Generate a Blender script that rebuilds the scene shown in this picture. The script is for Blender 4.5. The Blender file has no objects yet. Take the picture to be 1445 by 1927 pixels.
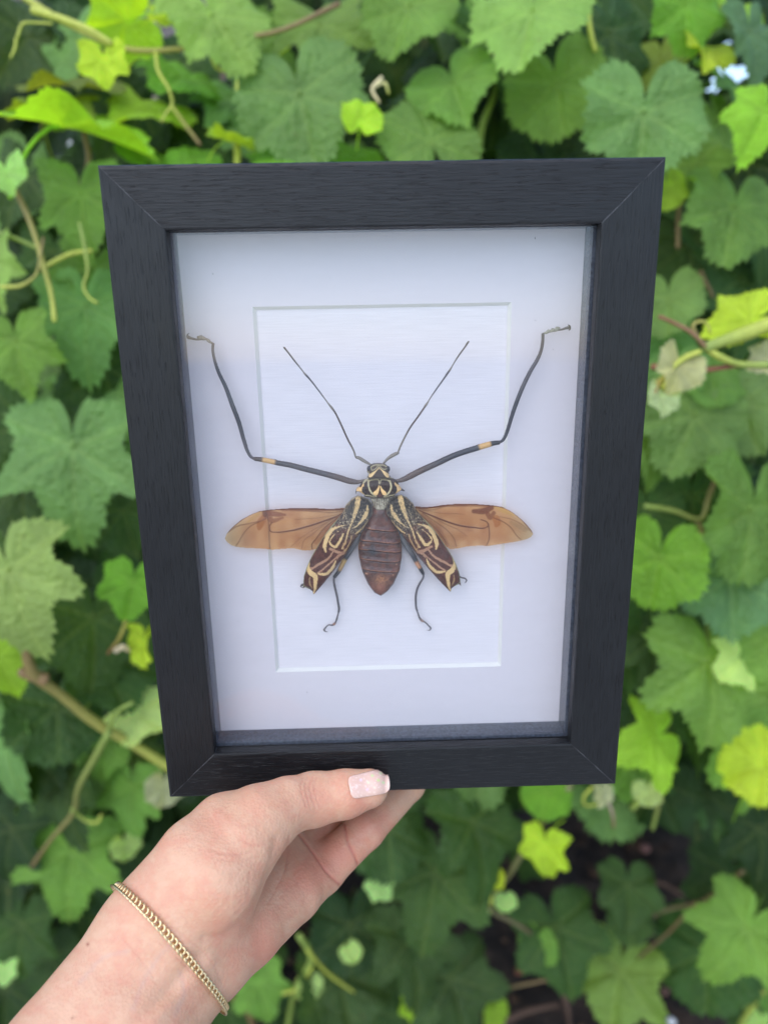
import bpy, math, random
import numpy as np
from mathutils import Vector, Matrix, Euler

# ------------------------------------------------------------------ camera, light, exposure
sc = bpy.context.scene
COL = sc.collection
IW, IH, FPX = 1445.0, 1927.0, 1391.0        # photograph size and focal length in its pixels
PITCH = math.radians(20)
CAMZ = 1.45
cd = bpy.data.cameras.new('camera')
cam = bpy.data.objects.new('camera', cd)
COL.objects.link(cam)
cam.location = (0, 0, CAMZ)
cam.rotation_euler = (math.radians(90) - PITCH, 0, 0)
cd.sensor_fit = 'VERTICAL'
cd.sensor_height = 24.0
cd.lens = 24.0 * FPX / IH
cd.clip_start = 0.01
cd.clip_end = 400
cd.dof.use_dof = True
cd.dof.focus_distance = 0.300
cd.dof.aperture_fstop = cd.lens / 1000 / 0.0044
sc.camera = cam

SUN_EL, SUN_AZ = math.radians(56), math.radians(212)     # from behind the photographer, a little left
world = bpy.data.worlds.new('World')
sc.world = world
world.use_nodes = True
wn = world.node_tree
wbg = wn.nodes['Background']
sky = wn.nodes.new('ShaderNodeTexSky')
sky.sky_type = 'NISHITA'
sky.sun_disc = False
sky.sun_elevation = SUN_EL
sky.sun_rotation = SUN_AZ
sky.air_density = 1.0
sky.dust_density = 1.0
sky.ozone_density = 1.0
wn.links.new(sky.outputs[0], wbg.inputs[0])
wbg.inputs[1].default_value = 0.15
sd = bpy.data.lights.new('sun', 'SUN')
sd.energy = 0.95
sd.angle = math.radians(90)
sd.color = (1.0, 0.97, 0.93)
sun = bpy.data.objects.new('sun', sd)
COL.objects.link(sun)
dirv = Vector((math.sin(SUN_AZ) * math.cos(SUN_EL), math.cos(SUN_AZ) * math.cos(SUN_EL), math.sin(SUN_EL)))
sun.rotation_euler = (-dirv).to_track_quat('-Z', 'Y').to_euler()
sc.view_settings.view_transform = 'Standard'
sc.view_settings.look = 'None'
sc.view_settings.gamma = 1
sc.view_settings.exposure = 1.08
sc.cycles.max_bounces = 10
sc.cycles.transparent_max_bounces = 16

# ------------------------------------------------------------------ helpers
RNG = np.random.default_rng(7)
random.seed(7)
CM = Matrix.Translation((0, 0, CAMZ)) @ Matrix.Rotation(math.radians(90) - PITCH, 4, 'X')
CMn = np.array(CM)

def cam2world(P):
    P = np.asarray(P, float)
    return P @ CMn[:3, :3].T + CMn[:3, 3]

def ray(px, py):
    return np.array([(px - IW / 2) / FPX, -(py - IH / 2) / FPX, -1.0])

def at(px, py, d):
    """world point seen at photograph pixel (px,py), d metres along the view axis"""
    return cam2world(ray(px, py) * d)

def s2l(c):
    c = np.asarray(c, float) / 255.0
    return np.where(c <= 0.04045, c / 12.92, ((c + 0.055) / 1.055) ** 2.4)

# shadow box pose, solved from its four corners in the photograph (0.2 m wide)
FW = 0.200
_r = np.array([ray(*q) for q in ((186, 310), (1258, 294), (1156, 1477), (316, 1502))])
_A = np.c_[_r[0], -_r[1], _r[2], -_r[3]]
_d = np.linalg.svd(_A)[2][-1]
_P = _r * (_d / _d[0])[:, None]
_P *= FW / np.linalg.norm(_P[1] - _P[0])
_ex = (_P[1] - _P[0]) + (_P[2] - _P[3]); _ex /= np.linalg.norm(_ex)
_ey = (_P[0] - _P[3]); _ey -= _ex * (_ey @ _ex); _ey /= np.linalg.norm(_ey)
_n = np.cross(_ex, _ey)
FO = _P.mean(0)
FH = float(np.linalg.norm((_P[0] + _P[1] - _P[2] - _P[3]) / 2))
FR = np.array([_ex, _ey, _n]).T                     # frame axes in camera space
FMAT = CM @ Matrix([[*FR[0], FO[0]], [*FR[1], FO[1]], [*FR[2], FO[2]], [0, 0, 0, 1]])

def fl(px, py, depth=0.0):
    """pixel -> coordinates in the box's own frame (x right, y up, z out), on the plane depth behind its face"""
    r = ray(px, py)
    o = FO - _n * depth
    X = r * ((_n @ o) / (_n @ r)) - FO
    return np.array([X @ _ex, X @ _ey, -depth])

def flv(P, depth):
    P = np.asarray(P, float)
    r = np.stack([(P[:, 0] - IW / 2) / FPX, -(P[:, 1] - IH / 2) / FPX, -np.ones(len(P))], 1)
    o = FO - _n * depth
    X = r * ((_n @ o) / (r @ _n))[:, None] - FO
    return np.stack([X @ _ex, X @ _ey, np.full(len(P), -float(depth))], 1)

def fr2cam(p):
    return FO + FR @ np.asarray(p, float)

def tag(o, label=None, cat=None, group=None, kind=None):
    if label: o['label'] = label
    if cat: o['category'] = cat
    if group: o['group'] = group
    if kind: o['kind'] = kind
    return o

def empty(name, mat=None, label=None, cat=None, group=None):
    o = bpy.data.objects.new(name, None)
    o.empty_display_size = 0.02
    COL.objects.link(o)
    if mat is not None: o.matrix_world = mat
    return tag(o, label, cat, group)

def link(name, me, parent=None, mat=None, m=None):
    o = bpy.data.objects.new(name, me)
    COL.objects.link(o)
    if parent is not None: o.parent = parent
    if m is not None: o.matrix_local = m
    if mat is not None:
        me.materials.clear(); me.materials.append(mat)
    return o

def mesh(name, V, F, smooth=True, col=None, attrs=None):
    me = bpy.data.meshes.new(name)
    V = np.asarray(V, float)
    if isinstance(F, np.ndarray):
        k = F.shape[1]
        me.vertices.add(len(V)); me.vertices.foreach_set('co', V.ravel())
        me.loops.add(F.size); me.loops.foreach_set('vertex_index', F.ravel().astype(np.int32))
        me.polygons.add(len(F))
        me.polygons.foreach_set('loop_start', np.arange(0, F.size, k, dtype=np.int32))
        me.polygons.foreach_set('loop_total', np.full(len(F), k, dtype=np.int32))
        me.update(calc_edges=True)
    else:
        me.from_pydata([tuple(v) for v in V], [], [tuple(f) for f in F])
    if smooth:
        me.polygons.foreach_set('use_smooth', np.ones(len(me.polygons), bool))
    if col is not None:
        a = me.color_attributes.new('Col', 'FLOAT_COLOR', 'POINT')
        c = np.ones((len(V), 4)); c[:, :3] = col
        a.data.foreach_set('color', c.ravel())
    if attrs:
        for k_, v_ in attrs.items():
            a = me.attributes.new(k_, 'FLOAT', 'POINT')
            a.data.foreach_set('value', np.asarray(v_, float).ravel())
    me.validate()
    return me

def box_mesh(name, x0, x1, y0, y1, z0, z1):
    V = [(x, y, z) for z in (z0, z1) for y in (y0, y1) for x in (x0, x1)]
    F = [(0, 2, 3, 1), (4, 5, 7, 6), (0, 1, 5, 4), (2, 6, 7, 3), (0, 4, 6, 2), (1, 3, 7, 5)]
    return mesh(name, V, F, smooth=False)

def tube_arrays(P, R, n=10, cols=None, resample=None, flat=1.0, nrm=None):
    P = np.asarray(P, float); R = np.asarray(R, float)
    if resample:
        s = np.r_[0, np.cumsum(np.linalg.norm(np.diff(P, axis=0), axis=1))]
        t = np.unique(np.r_[np.linspace(0, s[-1], resample)])
        m = np.gradient(P, s, axis=0)
        out = []
        for tt in t:
            i = min(max(np.searchsorted(s, tt) - 1, 0), len(s) - 2)
            h = s[i + 1] - s[i]; u = (tt - s[i]) / h
            out.append((2*u**3-3*u**2+1)*P[i] + (u**3-2*u**2+u)*h*m[i] + (-2*u**3+3*u**2)*P[i+1] + (u**3-u**2)*h*m[i+1])
        Pn = np.array(out)
        R = np.interp(t, s, R)
        if cols is not None:
            cols = np.stack([np.interp(t, s, np.asarray(cols)[:, k]) for k in range(3)], 1)
        P = Pn
    T = np.gradient(P, axis=0); T /= np.linalg.norm(T, axis=1)[:, None] + 1e-12
    up = np.array([0.13, 0.21, 0.97]) if nrm is None else np.asarray(nrm, float)
    a = np.linspace(0, 2 * np.pi, n, endpoint=False)
    V = []; prev = None
    for i in range(len(P)):
        u = up - T[i] * (up @ T[i]) if prev is None else prev - T[i] * (prev @ T[i])
        u /= np.linalg.norm(u) + 1e-12
        prev = u
        v = np.cross(T[i], u)
        V.append(P[i] + R[i] * (np.cos(a)[:, None] * u * flat + np.sin(a)[:, None] * v))
    V = np.concatenate(V)
    m = len(P)
    i, j = np.meshgrid(np.arange(m - 1), np.arange(n), indexing='ij')
    j2 = (j + 1) % n
    F = np.stack([i * n + j, i * n + j2, (i + 1) * n + j2, (i + 1) * n + j], -1).reshape(-1, 4)
    V = np.vstack([V, P[0] - T[0] * R[0] * .5, P[-1] + T[-1] * R[-1] * .5])
    c0, c1 = len(V) - 2, len(V) - 1
    jj = np.arange(n); jn = (jj + 1) % n
    F = np.vstack([F, np.stack([np.full(n, c0), jn, jj, jj], 1)[:, [0, 1, 2, 2]] * 1,
                   np.stack([np.full(n, c1), (m-1)*n + jj, (m-1)*n + jn, (m-1)*n + jn], 1)])
    Cc = None
    if cols is not None:
        Cc = np.vstack([np.repeat(np.asarray(cols), n, axis=0), cols[0], cols[-1]])
    # drop the doubled index of cap triangles
    Fl = [tuple(f) if f[2] != f[3] else tuple(f[:3]) for f in F.tolist()]
    return V, Fl, Cc

def tube(name, P, R, n=10, cols=None, resample=None, flat=1.0, nrm=None):
    V, F, C = tube_arrays(P, R, n, cols, resample, flat, nrm)
    return mesh(name, V, F, True, C)

def join_arrays(parts):
    Vs, Fs, Cs = [], [], []; o = 0
    for V, F, C in parts:
        Vs.append(np.asarray(V)); Fs += [tuple(i + o for i in f) for f in F]
        if C is not None: Cs.append(C)
        o += len(V)
    return np.vstack(Vs), Fs, (np.vstack(Cs) if Cs else None)

# ------------------------------------------------------------------ materials
def new_mat(name):
    m = bpy.data.materials.new(name); m.use_nodes = True
    nt = m.node_tree
    return m, nt, nt.nodes['Principled BSDF'], nt.nodes['Material Output']

def nd(nt, t, **kw):
    n = nt.nodes.new(t)
    for k, v in kw.items():
        if k.startswith('i_'):
            n.inputs[k[2:].replace('_', ' ')].default_value = v
        else:
            setattr(n, k, v)
    return n

def simple(name, col, rough=.5, noise=0.0, nscale=50, bump=0.0, metal=0, spec=.5, coat=0):
    m, nt, b, out = new_mat(name)
    b.inputs['Base Color'].default_value = (*col, 1)
    b.inputs['Roughness'].default_value = rough
    b.inputs['Metallic'].default_value = metal
    b.inputs['Specular IOR Level'].default_value = spec
    b.inputs['Coat Weight'].default_value = coat
    if noise or bump:
        tc = nd(nt, 'ShaderNodeTexCoord')
        n = nd(nt, 'ShaderNodeTexNoise', i_Scale=nscale, i_Detail=5.0)
        nt.links.new(tc.outputs['Object'], n.inputs['Vector'])
        if noise:
            r = nd(nt, 'ShaderNodeValToRGB')
            r.color_ramp.elements[0].position = .3; r.color_ramp.elements[1].position = .7
            r.color_ramp.elements[0].color = (*[c * (1 - noise) for c in col], 1)
            r.color_ramp.elements[1].color = (*[min(1, c * (1 + noise)) for c in col], 1)
            nt.links.new(n.outputs[0], r.inputs[0]); nt.links.new(r.outputs[0], b.inputs['Base Color'])
        if bump:
            bp = nd(nt, 'ShaderNodeBump', i_Strength=1.0, i_Distance=bump)
            nt.links.new(n.outputs[0], bp.inputs['Height']); nt.links.new(bp.outputs[0], b.inputs['Normal'])
    return m

def vcol_mat(name, rough=.4, bump=0.0, bscale=3000, spec=.5, trans=0.0, sss=0.0, coat=0.0, cvar=0.0):
    m, nt, b, out = new_mat(name)
    a = nd(nt, 'ShaderNodeAttribute', attribute_name='Col')
    src = a.outputs['Color']
    tc = nd(nt, 'ShaderNodeTexCoord')
    n = nd(nt, 'ShaderNodeTexNoise', i_Scale=bscale, i_Detail=4.0)
    nt.links.new(tc.outputs['Object'], n.inputs['Vector'])
    if cvar:
        mr = nd(nt, 'ShaderNodeMapRange'); mr.inputs[1].default_value = .3; mr.inputs[2].default_value = .7
        mr.inputs[3].default_value = 1 - cvar; mr.inputs[4].default_value = 1 + cvar
        nt.links.new(n.outputs[0], mr.inputs[0])
        vm = nd(nt, 'ShaderNodeVectorMath', operation='SCALE')
        nt.links.new(src, vm.inputs[0]); nt.links.new(mr.outputs[0], vm.inputs['Scale'])
        src = vm.outputs[0]
    nt.links.new(src, b.inputs['Base Color'])
    b.inputs['Roughness'].default_value = rough
    b.inputs['Specular IOR Level'].default_value = spec
    b.inputs['Coat Weight'].default_value = coat
    if bump:
        bp = nd(nt, 'ShaderNodeBump', i_Strength=1.0, i_Distance=bump)
        nt.links.new(n.outputs[0], bp.inputs['Height']); nt.links.new(bp.outputs[0], b.inputs['Normal'])
    return m

# black woodgrain foil of the frame: grain runs along each rail's own x axis
def frame_mat(L):
    m, nt, b, out = new_mat('black_woodgrain')
    tc = nd(nt, 'ShaderNodeTexCoord')
    mp = nd(nt, 'ShaderNodeMapping'); mp.inputs['Scale'].default_value = (75, 1500, 900)
    nt.links.new(tc.outputs['Object'], mp.inputs[0])
    n = nd(nt, 'ShaderNodeTexNoise', i_Scale=1.0, i_Detail=6.0, i_Roughness=.6)
    nt.links.new(mp.outputs[0], n.inputs['Vector'])
    mp2 = nd(nt, 'ShaderNodeMapping'); mp2.inputs['Scale'].default_value = (110, 1700, 500)
    nt.links.new(tc.outputs['Object'], mp2.inputs[0])
    n2 = nd(nt, 'ShaderNodeTexNoise', i_Scale=1.0, i_Detail=2.0)
    nt.links.new(mp2.outputs[0], n2.inputs['Vector'])
    r = nd(nt, 'ShaderNodeValToRGB')
    e = r.color_ramp.elements
    e[0].position = .30; e[0].color = (.0035, .004, .005, 1)
    e[1].position = .75; e[1].color = (.010, .011, .0135, 1)
    nt.links.new(n.outputs[0], r.inputs[0])
    r2 = nd(nt, 'ShaderNodeValToRGB')                     # sparse darker pores
    e = r2.color_ramp.elements
    e[0].position = .60; e[0].color = (1, 1, 1, 1); e[1].position = .68; e[1].color = (.35, .35, .35, 1)
    nt.links.new(n2.outputs[0], r2.inputs[0])
    mx = nd(nt, 'ShaderNodeMix', data_type='RGBA', blend_type='MULTIPLY'); mx.inputs['Factor'].default_value = .8
    nt.links.new(r.outputs[0], mx.inputs['A']); nt.links.new(r2.outputs[0], mx.inputs['B'])
    # worn pale line where two rails are mitred
    sp = nd(nt, 'ShaderNodeSeparateXYZ'); nt.links.new(tc.outputs['Object'], sp.inputs[0])
    ab = nd(nt, 'ShaderNodeMath', operation='ABSOLUTE'); nt.links.new(sp.outputs[0], ab.inputs[0])
    ad = nd(nt, 'ShaderNodeMath', operation='ADD'); nt.links.new(ab.outputs[0], ad.inputs[0]); nt.links.new(sp.outputs[1], ad.inputs[1])
    gt = nd(nt, 'ShaderNodeMath', operation='GREATER_THAN'); gt.inputs[1].default_value = L / 2 - .00022
    nt.links.new(ad.outputs[0], gt.inputs[0])
    n3 = nd(nt, 'ShaderNodeTexNoise', i_Scale=90.0, i_Detail=4.0); nt.links.new(tc.outputs['Object'], n3.inputs['Vector'])
    g3 = nd(nt, 'ShaderNodeMapRange'); g3.inputs[1].default_value = .50; g3.inputs[2].default_value = .66
    nt.links.new(n3.outputs[0], g3.inputs[0])
    mu = nd(nt, 'ShaderNodeMath', operation='MULTIPLY'); nt.links.new(gt.outputs[0], mu.inputs[0]); nt.links.new(g3.outputs[0], mu.inputs[1])
    mw = nd(nt, 'ShaderNodeMix', data_type='RGBA'); mw.inputs['B'].default_value = (.16, .16, .17, 1)
    nt.links.new(mu.outputs[0], mw.inputs['Factor']); nt.links.new(mx.outputs['Result'], mw.inputs['A'])
    nt.links.new(mw.outputs['Result'], b.inputs['Base Color'])
    n4 = nd(nt, 'ShaderNodeTexNoise', i_Scale=38.0, i_Detail=5.0); nt.links.new(tc.outputs['Object'], n4.inputs['Vector'])
    rr_ = nd(nt, 'ShaderNodeMapRange'); rr_.inputs[1].default_value = .3; rr_.inputs[2].default_value = .7
    rr_.inputs[3].default_value = .30; rr_.inputs[4].default_value = .50
    nt.links.new(n4.outputs[0], rr_.inputs[0]); nt.links.new(rr_.outputs[0], b.inputs['Roughness'])
    b.inputs['Specular IOR Level'].default_value = .38
    bp = nd(nt, 'ShaderNodeBump', i_Strength=1.0, i_Distance=.00022)
    hh = nd(nt, 'ShaderNodeMath', operation='MULTIPLY_ADD'); hh.inputs[1].default_value = .8
    nt.links.new(r2.outputs[0], hh.inputs[0]); nt.links.new(n.outputs[0], hh.inputs[2]); nt.links.new(hh.outputs[0], bp.inputs['Height']); nt.links.new(bp.outputs[0], b.inputs['Normal'])
    return m

def paper_mat(name, col, kind):
    m, nt, b, out = new_mat(name)
    tc = nd(nt, 'ShaderNodeTexCoord')
    mp = nd(nt, 'ShaderNodeMapping')
    mp.inputs['Scale'].default_value = (70, 2300, 1) if kind == 'linen' else (600, 600, 600)
    nt.links.new(tc.outputs['Object'], mp.inputs[0])
    n = nd(nt, 'ShaderNodeTexNoise', i_Scale=1.0, i_Detail=3.0)
    nt.links.new(mp.outputs[0], n.inputs['Vector'])
    a = .93 if kind == 'linen' else .985
    r = nd(nt, 'ShaderNodeValToRGB')
    r.color_ramp.elements[0].position = .32; r.color_ramp.elements[1].position = .62
    r.color_ramp.elements[0].color = (*[c * a for c in col], 1)
    r.color_ramp.elements[1].color = (*col, 1)
    nt.links.new(n.outputs[0], r.inputs[0])
    nt.links.new(r.outputs[0], b.inputs['Base Color'])
    b.inputs['Roughness'].default_value = .8
    b.inputs['Specular IOR Level'].default_value = .25
    bp = nd(nt, 'ShaderNodeBump', i_Strength=.6, i_Distance=.00012 if kind == 'linen' else .00002)
    nt.links.new(n.outputs[0], bp.inputs['Height']); nt.links.new(bp.outputs[0], b.inputs['Normal'])
    return m

def glass_mat():
    m, nt, b, out = new_mat('picture_glass')
    nt.nodes.remove(b)
    t = nd(nt, 'ShaderNodeBsdfTransparent'); t.inputs[0].default_value = (.985, .99, .99, 1)
    g = nd(nt, 'ShaderNodeBsdfGlossy', i_Roughness=.02)
    f = nd(nt, 'ShaderNodeFresnel', i_IOR=1.5)
    ge = nd(nt, 'ShaderNodeNewGeometry')
    io = nd(nt, 'ShaderNodeMapRange'); io.inputs[3].default_value = 1.5; io.inputs[4].default_value = 1 / 1.5
    nt.links.new(ge.outputs['Backfacing'], io.inputs[0]); nt.links.new(io.outputs[0], f.inputs['IOR'])
    mx = nd(nt, 'ShaderNodeMixShader')
    nt.links.new(f.outputs[0], mx.inputs[0]); nt.links.new(t.outputs[0], mx.inputs[1]); nt.links.new(g.outputs[0], mx.inputs[2])
    # wiped smears and dust on the pane
    tc = nd(nt, 'ShaderNodeTexCoord'); mp = nd(nt, 'ShaderNodeMapping'); mp.inputs['Rotation'].default_value = (0, 0, .9); mp.inputs['Scale'].default_value = (12, 70, 12)
    nt.links.new(tc.outputs['Object'], mp.inputs[0])
    n = nd(nt, 'ShaderNodeTexNoise', i_Scale=1.0, i_Detail=4.0, i_Roughness=.55); nt.links.new(mp.outputs[0], n.inputs['Vector'])
    mr = nd(nt, 'ShaderNodeMapRange'); mr.inputs[1].default_value = .45; mr.inputs[2].default_value = .8; mr.inputs[4].default_value = .03
    nt.links.new(n.outputs[0], mr.inputs[0])
    df = nd(nt, 'ShaderNodeBsdfDiffuse'); df.inputs[0].default_value = (.75, .75, .78, 1)
    m2 = nd(nt, 'ShaderNodeMixShader'); nt.links.new(mr.outputs[0], m2.inputs[0]); nt.links.new(mx.outputs[0], m2.inputs[1]); nt.links.new(df.outputs[0], m2.inputs[2])
    mx = m2
    nt.links.new(mx.outputs[0], out.inputs[0])
    return m

def leaf_mat(name, use_obj):
    m, nt, b, out = new_mat(name)
    if use_obj:
        oi = nd(nt, 'ShaderNodeObjectInfo'); base = oi.outputs['Color']
    else:
        a = nd(nt, 'ShaderNodeAttribute', attribute_name='Col'); base = a.outputs['Color']
    tc = nd(nt, 'ShaderNodeTexCoord')
    n = nd(nt, 'ShaderNodeTexNoise', i_Scale=2.2 if use_obj else 60.0, i_Detail=5.0, i_Roughness=.6)
    if use_obj:
        vadd = nd(nt, 'ShaderNodeVectorMath', operation='ADD')
        nt.links.new(tc.outputs['Object'], vadd.inputs[0]); nt.links.new(oi.outputs['Random'], vadd.inputs[1])
        nt.links.new(vadd.outputs[0], n.inputs['Vector'])
    else:
        nt.links.new(tc.outputs['Object'], n.inputs['Vector'])
    mr = nd(nt, 'ShaderNodeMapRange'); mr.inputs[1].default_value = .25; mr.inputs[2].default_value = .75
    mr.inputs[3].default_value = .78; mr.inputs[4].default_value = 1.25
    nt.links.new(n.outputs[0], mr.inputs[0])
    if use_obj:                                           # scattered yellow brown blemishes
        n5 = nd(nt, 'ShaderNodeTexNoise', i_Scale=7.0, i_Detail=4.0, i_Roughness=.7); nt.links.new(vadd.outputs[0], n5.inputs['Vector'])
        m5 = nd(nt, 'ShaderNodeMapRange'); m5.inputs[1].default_value = .66; m5.inputs[2].default_value = .74; m5.inputs[4].default_value = .6
        nt.links.new(n5.outputs[0], m5.inputs[0])
        x5 = nd(nt, 'ShaderNodeMix', data_type='RGBA'); x5.inputs['B'].default_value = (.22, .18, .05, 1)
        nt.links.new(m5.outputs[0], x5.inputs['Factor']); nt.links.new(base, x5.inputs['A']); base = x5.outputs['Result']
    sc_ = nd(nt, 'ShaderNodeVectorMath', operation='SCALE')
    nt.links.new(base, sc_.inputs[0]); nt.links.new(mr.outputs[0], sc_.inputs['Scale'])
    v = nd(nt, 'ShaderNodeAttribute', attribute_name='vein')
    mv = nd(nt, 'ShaderNodeMath', operation='MULTIPLY'); mv.inputs[1].default_value = .55
    nt.links.new(v.outputs['Fac'], mv.inputs[0])
    hs = nd(nt, 'ShaderNodeMix', data_type='RGBA')
    nt.links.new(mv.outputs[0], hs.inputs['Factor']); nt.links.new(sc_.outputs[0], hs.inputs['A'])
    br = nd(nt, 'ShaderNodeMix', data_type='RGBA', blend_type='ADD'); br.inputs['Factor'].default_value = 1
    br.inputs['B'].default_value = (.10, .11, .03, 1)
    nt.links.new(sc_.outputs[0], br.inputs['A']); nt.links.new(br.outputs['Result'], hs.inputs['B'])
    nt.links.new(hs.outputs['Result'], b.inputs['Base Color'])
    b.inputs['Roughness'].default_value = .42 if use_obj else .6
    b.inputs['Specular IOR Level'].default_value = .38 if use_obj else .15
    tr = nd(nt, 'ShaderNodeBsdfTranslucent')
    ty = nd(nt, 'ShaderNodeMix', data_type='RGBA', blend_type='MULTIPLY'); ty.inputs['Factor'].default_value = 1
    ty.inputs['B'].default_value = (1.7, 1.5, .5, 1)
    nt.links.new(hs.outputs['Result'], ty.inputs['A']); nt.links.new(ty.outputs['Result'], tr.inputs[0])
    mx = nd(nt, 'ShaderNodeMixShader'); mx.inputs[0].default_value = .42
    nt.links.new(b.outputs[0], mx.inputs[1]); nt.links.new(tr.outputs[0], mx.inputs[2])
    nt.links.new(mx.outputs[0], out.inputs[0])
    bp = nd(nt, 'ShaderNodeBump', i_Strength=.5, i_Distance=.02 if use_obj else .001)
    n2 = nd(nt, 'ShaderNodeTexNoise', i_Scale=14.0, i_Detail=3.0)
    nt.links.new(tc.outputs['Object'], n2.inputs['Vector'])
    nt.links.new(n2.outputs[0], bp.inputs['Height']); nt.links.new(bp.outputs[0], b.inputs['Normal'])
    return m
# ------------------------------------------------------------------ setting: soil and the far house
def soil():
    m, nt, b, out = new_mat('dark_soil')
    tc = nd(nt, 'ShaderNodeTexCoord')
    n = nd(nt, 'ShaderNodeTexNoise', i_Scale=28.0, i_Detail=8.0, i_Roughness=.65)
    nt.links.new(tc.outputs['Object'], n.inputs['Vector'])
    r = nd(nt, 'ShaderNodeValToRGB')
    e = r.color_ramp.elements
    e[0].position = .35; e[0].color = (.010, .006, .004, 1)
    e[1].position = .72; e[1].color = (.065, .038, .024, 1)
    nt.links.new(n.outputs[0], r.inputs[0]); nt.links.new(r.outputs[0], b.inputs['Base Color'])
    b.inputs['Roughness'].default_value = .9
    # unseen pale gravel on the near side, added to bounce light upward
    sp = nd(nt, 'ShaderNodeSeparateXYZ'); nt.links.new(tc.outputs['Object'], sp.inputs[0])
    st = nd(nt, 'ShaderNodeMapRange'); st.inputs[1].default_value = .45; st.inputs[2].default_value = .40
    nt.links.new(sp.outputs[1], st.inputs[0])
    gv = nd(nt, 'ShaderNodeTexVoronoi', i_Scale=70.0); nt.links.new(tc.outputs['Object'], gv.inputs['Vector'])
    gr = nd(nt, 'ShaderNodeValToRGB'); gr.color_ramp.elements[0].color = (.38, .36, .33, 1); gr.color_ramp.elements[1].color = (.58, .55, .50, 1)
    nt.links.new(gv.outputs['Color'], gr.inputs[0])
    gm = nd(nt, 'ShaderNodeMix', data_type='RGBA'); nt.links.new(st.outputs[0], gm.inputs['Factor'])
    nt.links.new(r.outputs[0], gm.inputs['A']); nt.links.new(gr.outputs[0], gm.inputs['B']); nt.links.new(gm.outputs['Result'], b.inputs['Base Color'])
    bp = nd(nt, 'ShaderNodeBump', i_Strength=1.0, i_Distance=.02)
    nt.links.new(n.outputs[0], bp.inputs['Height']); nt.links.new(bp.outputs[0], b.inputs['Normal'])
    # near patch finely modelled, far sheet coarse: one mesh graded outwards
    u = np.linspace(-1, 1, 161)
    gx = np.sign(u) * (np.abs(u) * 1.6 + np.abs(u) ** 9 * 150)
    gy = 1.3 + gx
    X, Y = np.meshgrid(gx, gy)
    from mathutils import noise as mn
    Z = np.zeros(X.size)
    for i, (x, y) in enumerate(zip(X.ravel(), Y.ravel())):
        if abs(x) < 3 and abs(y - 1.3) < 3:
            Z[i] = .030 * mn.fractal(Vector((x * 9, y * 9, 0)), 1, 2, 4)
    V = np.stack([X.ravel(), Y.ravel(), Z], 1)
    k = len(u)
    i, j = np.meshgrid(np.arange(k - 1), np.arange(k - 1), indexing='ij')
    F = np.stack([i * k + j, i * k + j + 1, (i + 1) * k + j + 1, (i + 1) * k + j], -1).reshape(-1, 4)
    o = link('ground', mesh('ground', V, F), None, m)
    tag(o, kind='structure')
soil()

def soil_clods():
    n = 1500
    base, fc = [], []
    t = (1 + 5 ** .5) / 2
    ico = np.array([(-1, t, 0), (1, t, 0), (-1, -t, 0), (1, -t, 0), (0, -1, t), (0, 1, t), (0, -1, -t), (0, 1, -t),
                    (t, 0, -1), (t, 0, 1), (-t, 0, -1), (-t, 0, 1)]) / 1.9
    icf = np.array([(0, 11, 5), (0, 5, 1), (0, 1, 7), (0, 7, 10), (0, 10, 11), (1, 5, 9), (5, 11, 4), (11, 10, 2), (10, 7, 6), (7, 1, 8),
                    (3, 9, 4), (3, 4, 2), (3, 2, 6), (3, 6, 8), (3, 8, 9), (4, 9, 5), (2, 4, 11), (6, 2, 10), (8, 6, 7), (9, 8, 1)])
    Vs, Fs, Cs = [], [], []
    for i in range(n):
        x, y = RNG.uniform(-1.2, 1.3), RNG.uniform(.7, 2.1)
        s = RNG.uniform(.003, .012) * RNG.uniform(.6, 1.3)
        v = ico * RNG.uniform(.7, 1.3, (12, 1)) * s * np.array([RNG.uniform(.7, 1.6), 1, .7])
        a = RNG.uniform(0, 6.28)
        R = np.array([[math.cos(a), -math.sin(a), 0], [math.sin(a), math.cos(a), 0], [0, 0, 1]])
        Vs.append(v @ R.T + (x, y, s * .35 + .006)); Fs.append(icf + 12 * i)
        c = np.array([.055, .032, .020]) * RNG.uniform(.3, 1.8)
        if RNG.random() < .08: c = np.array([.11, .07, .045]) * RNG.uniform(.7, 1.4)
        Cs.append(np.tile(c, (12, 1)))
    me = mesh('soil_crumbs', np.vstack(Vs), np.vstack(Fs), False, np.vstack(Cs))
    o = link('soil_crumbs', me, None, vcol_mat('crumb', .9, 0, 200, .2))
    tag(o, 'loose crumbs of dark soil strewn over the bed under the vine', 'soil', kind='stuff')
soil_clods()

def gz(px, py, z=0.0):
    """world point on the ground seen at a pixel"""
    r = cam2world(ray(px, py)) - np.array([0, 0, CAMZ])
    return np.array([0, 0, CAMZ]) + r * ((z - CAMZ) / r[2])

def pebble(px, py, L, Wd, Hh, ang, col, name, label, cat):
    import bmesh
    bm = bmesh.new(); bmesh.ops.create_icosphere(bm, subdivisions=3, radius=1)
    from mathutils import noise as mn
    sd_ = Vector((px * .37, py * .11, 3))
    for v in bm.verts:
        v.co *= 1 + .22 * mn.noise(v.co * 1.3 + sd_) + .06 * mn.noise(v.co * 4 + sd_)
        v.co.x *= L / 2; v.co.y *= Wd / 2; v.co.z *= Hh / 2
    me = bpy.data.meshes.new(name); bm.to_mesh(me); bm.free()
    me.polygons.foreach_set('use_smooth', np.ones(len(me.polygons), bool))
    o = link(name, me, None, simple(name + '_mat', col, .75, .3, 120, .0006))
    p = gz(px, py, .02)
    o.location = (p[0], p[1], .02 + Hh * .3); o.rotation_euler = (.1, .15, ang)
    tag(o, label, cat, 'stones on the soil under the vine' if name == 'stone' else None)
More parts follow.
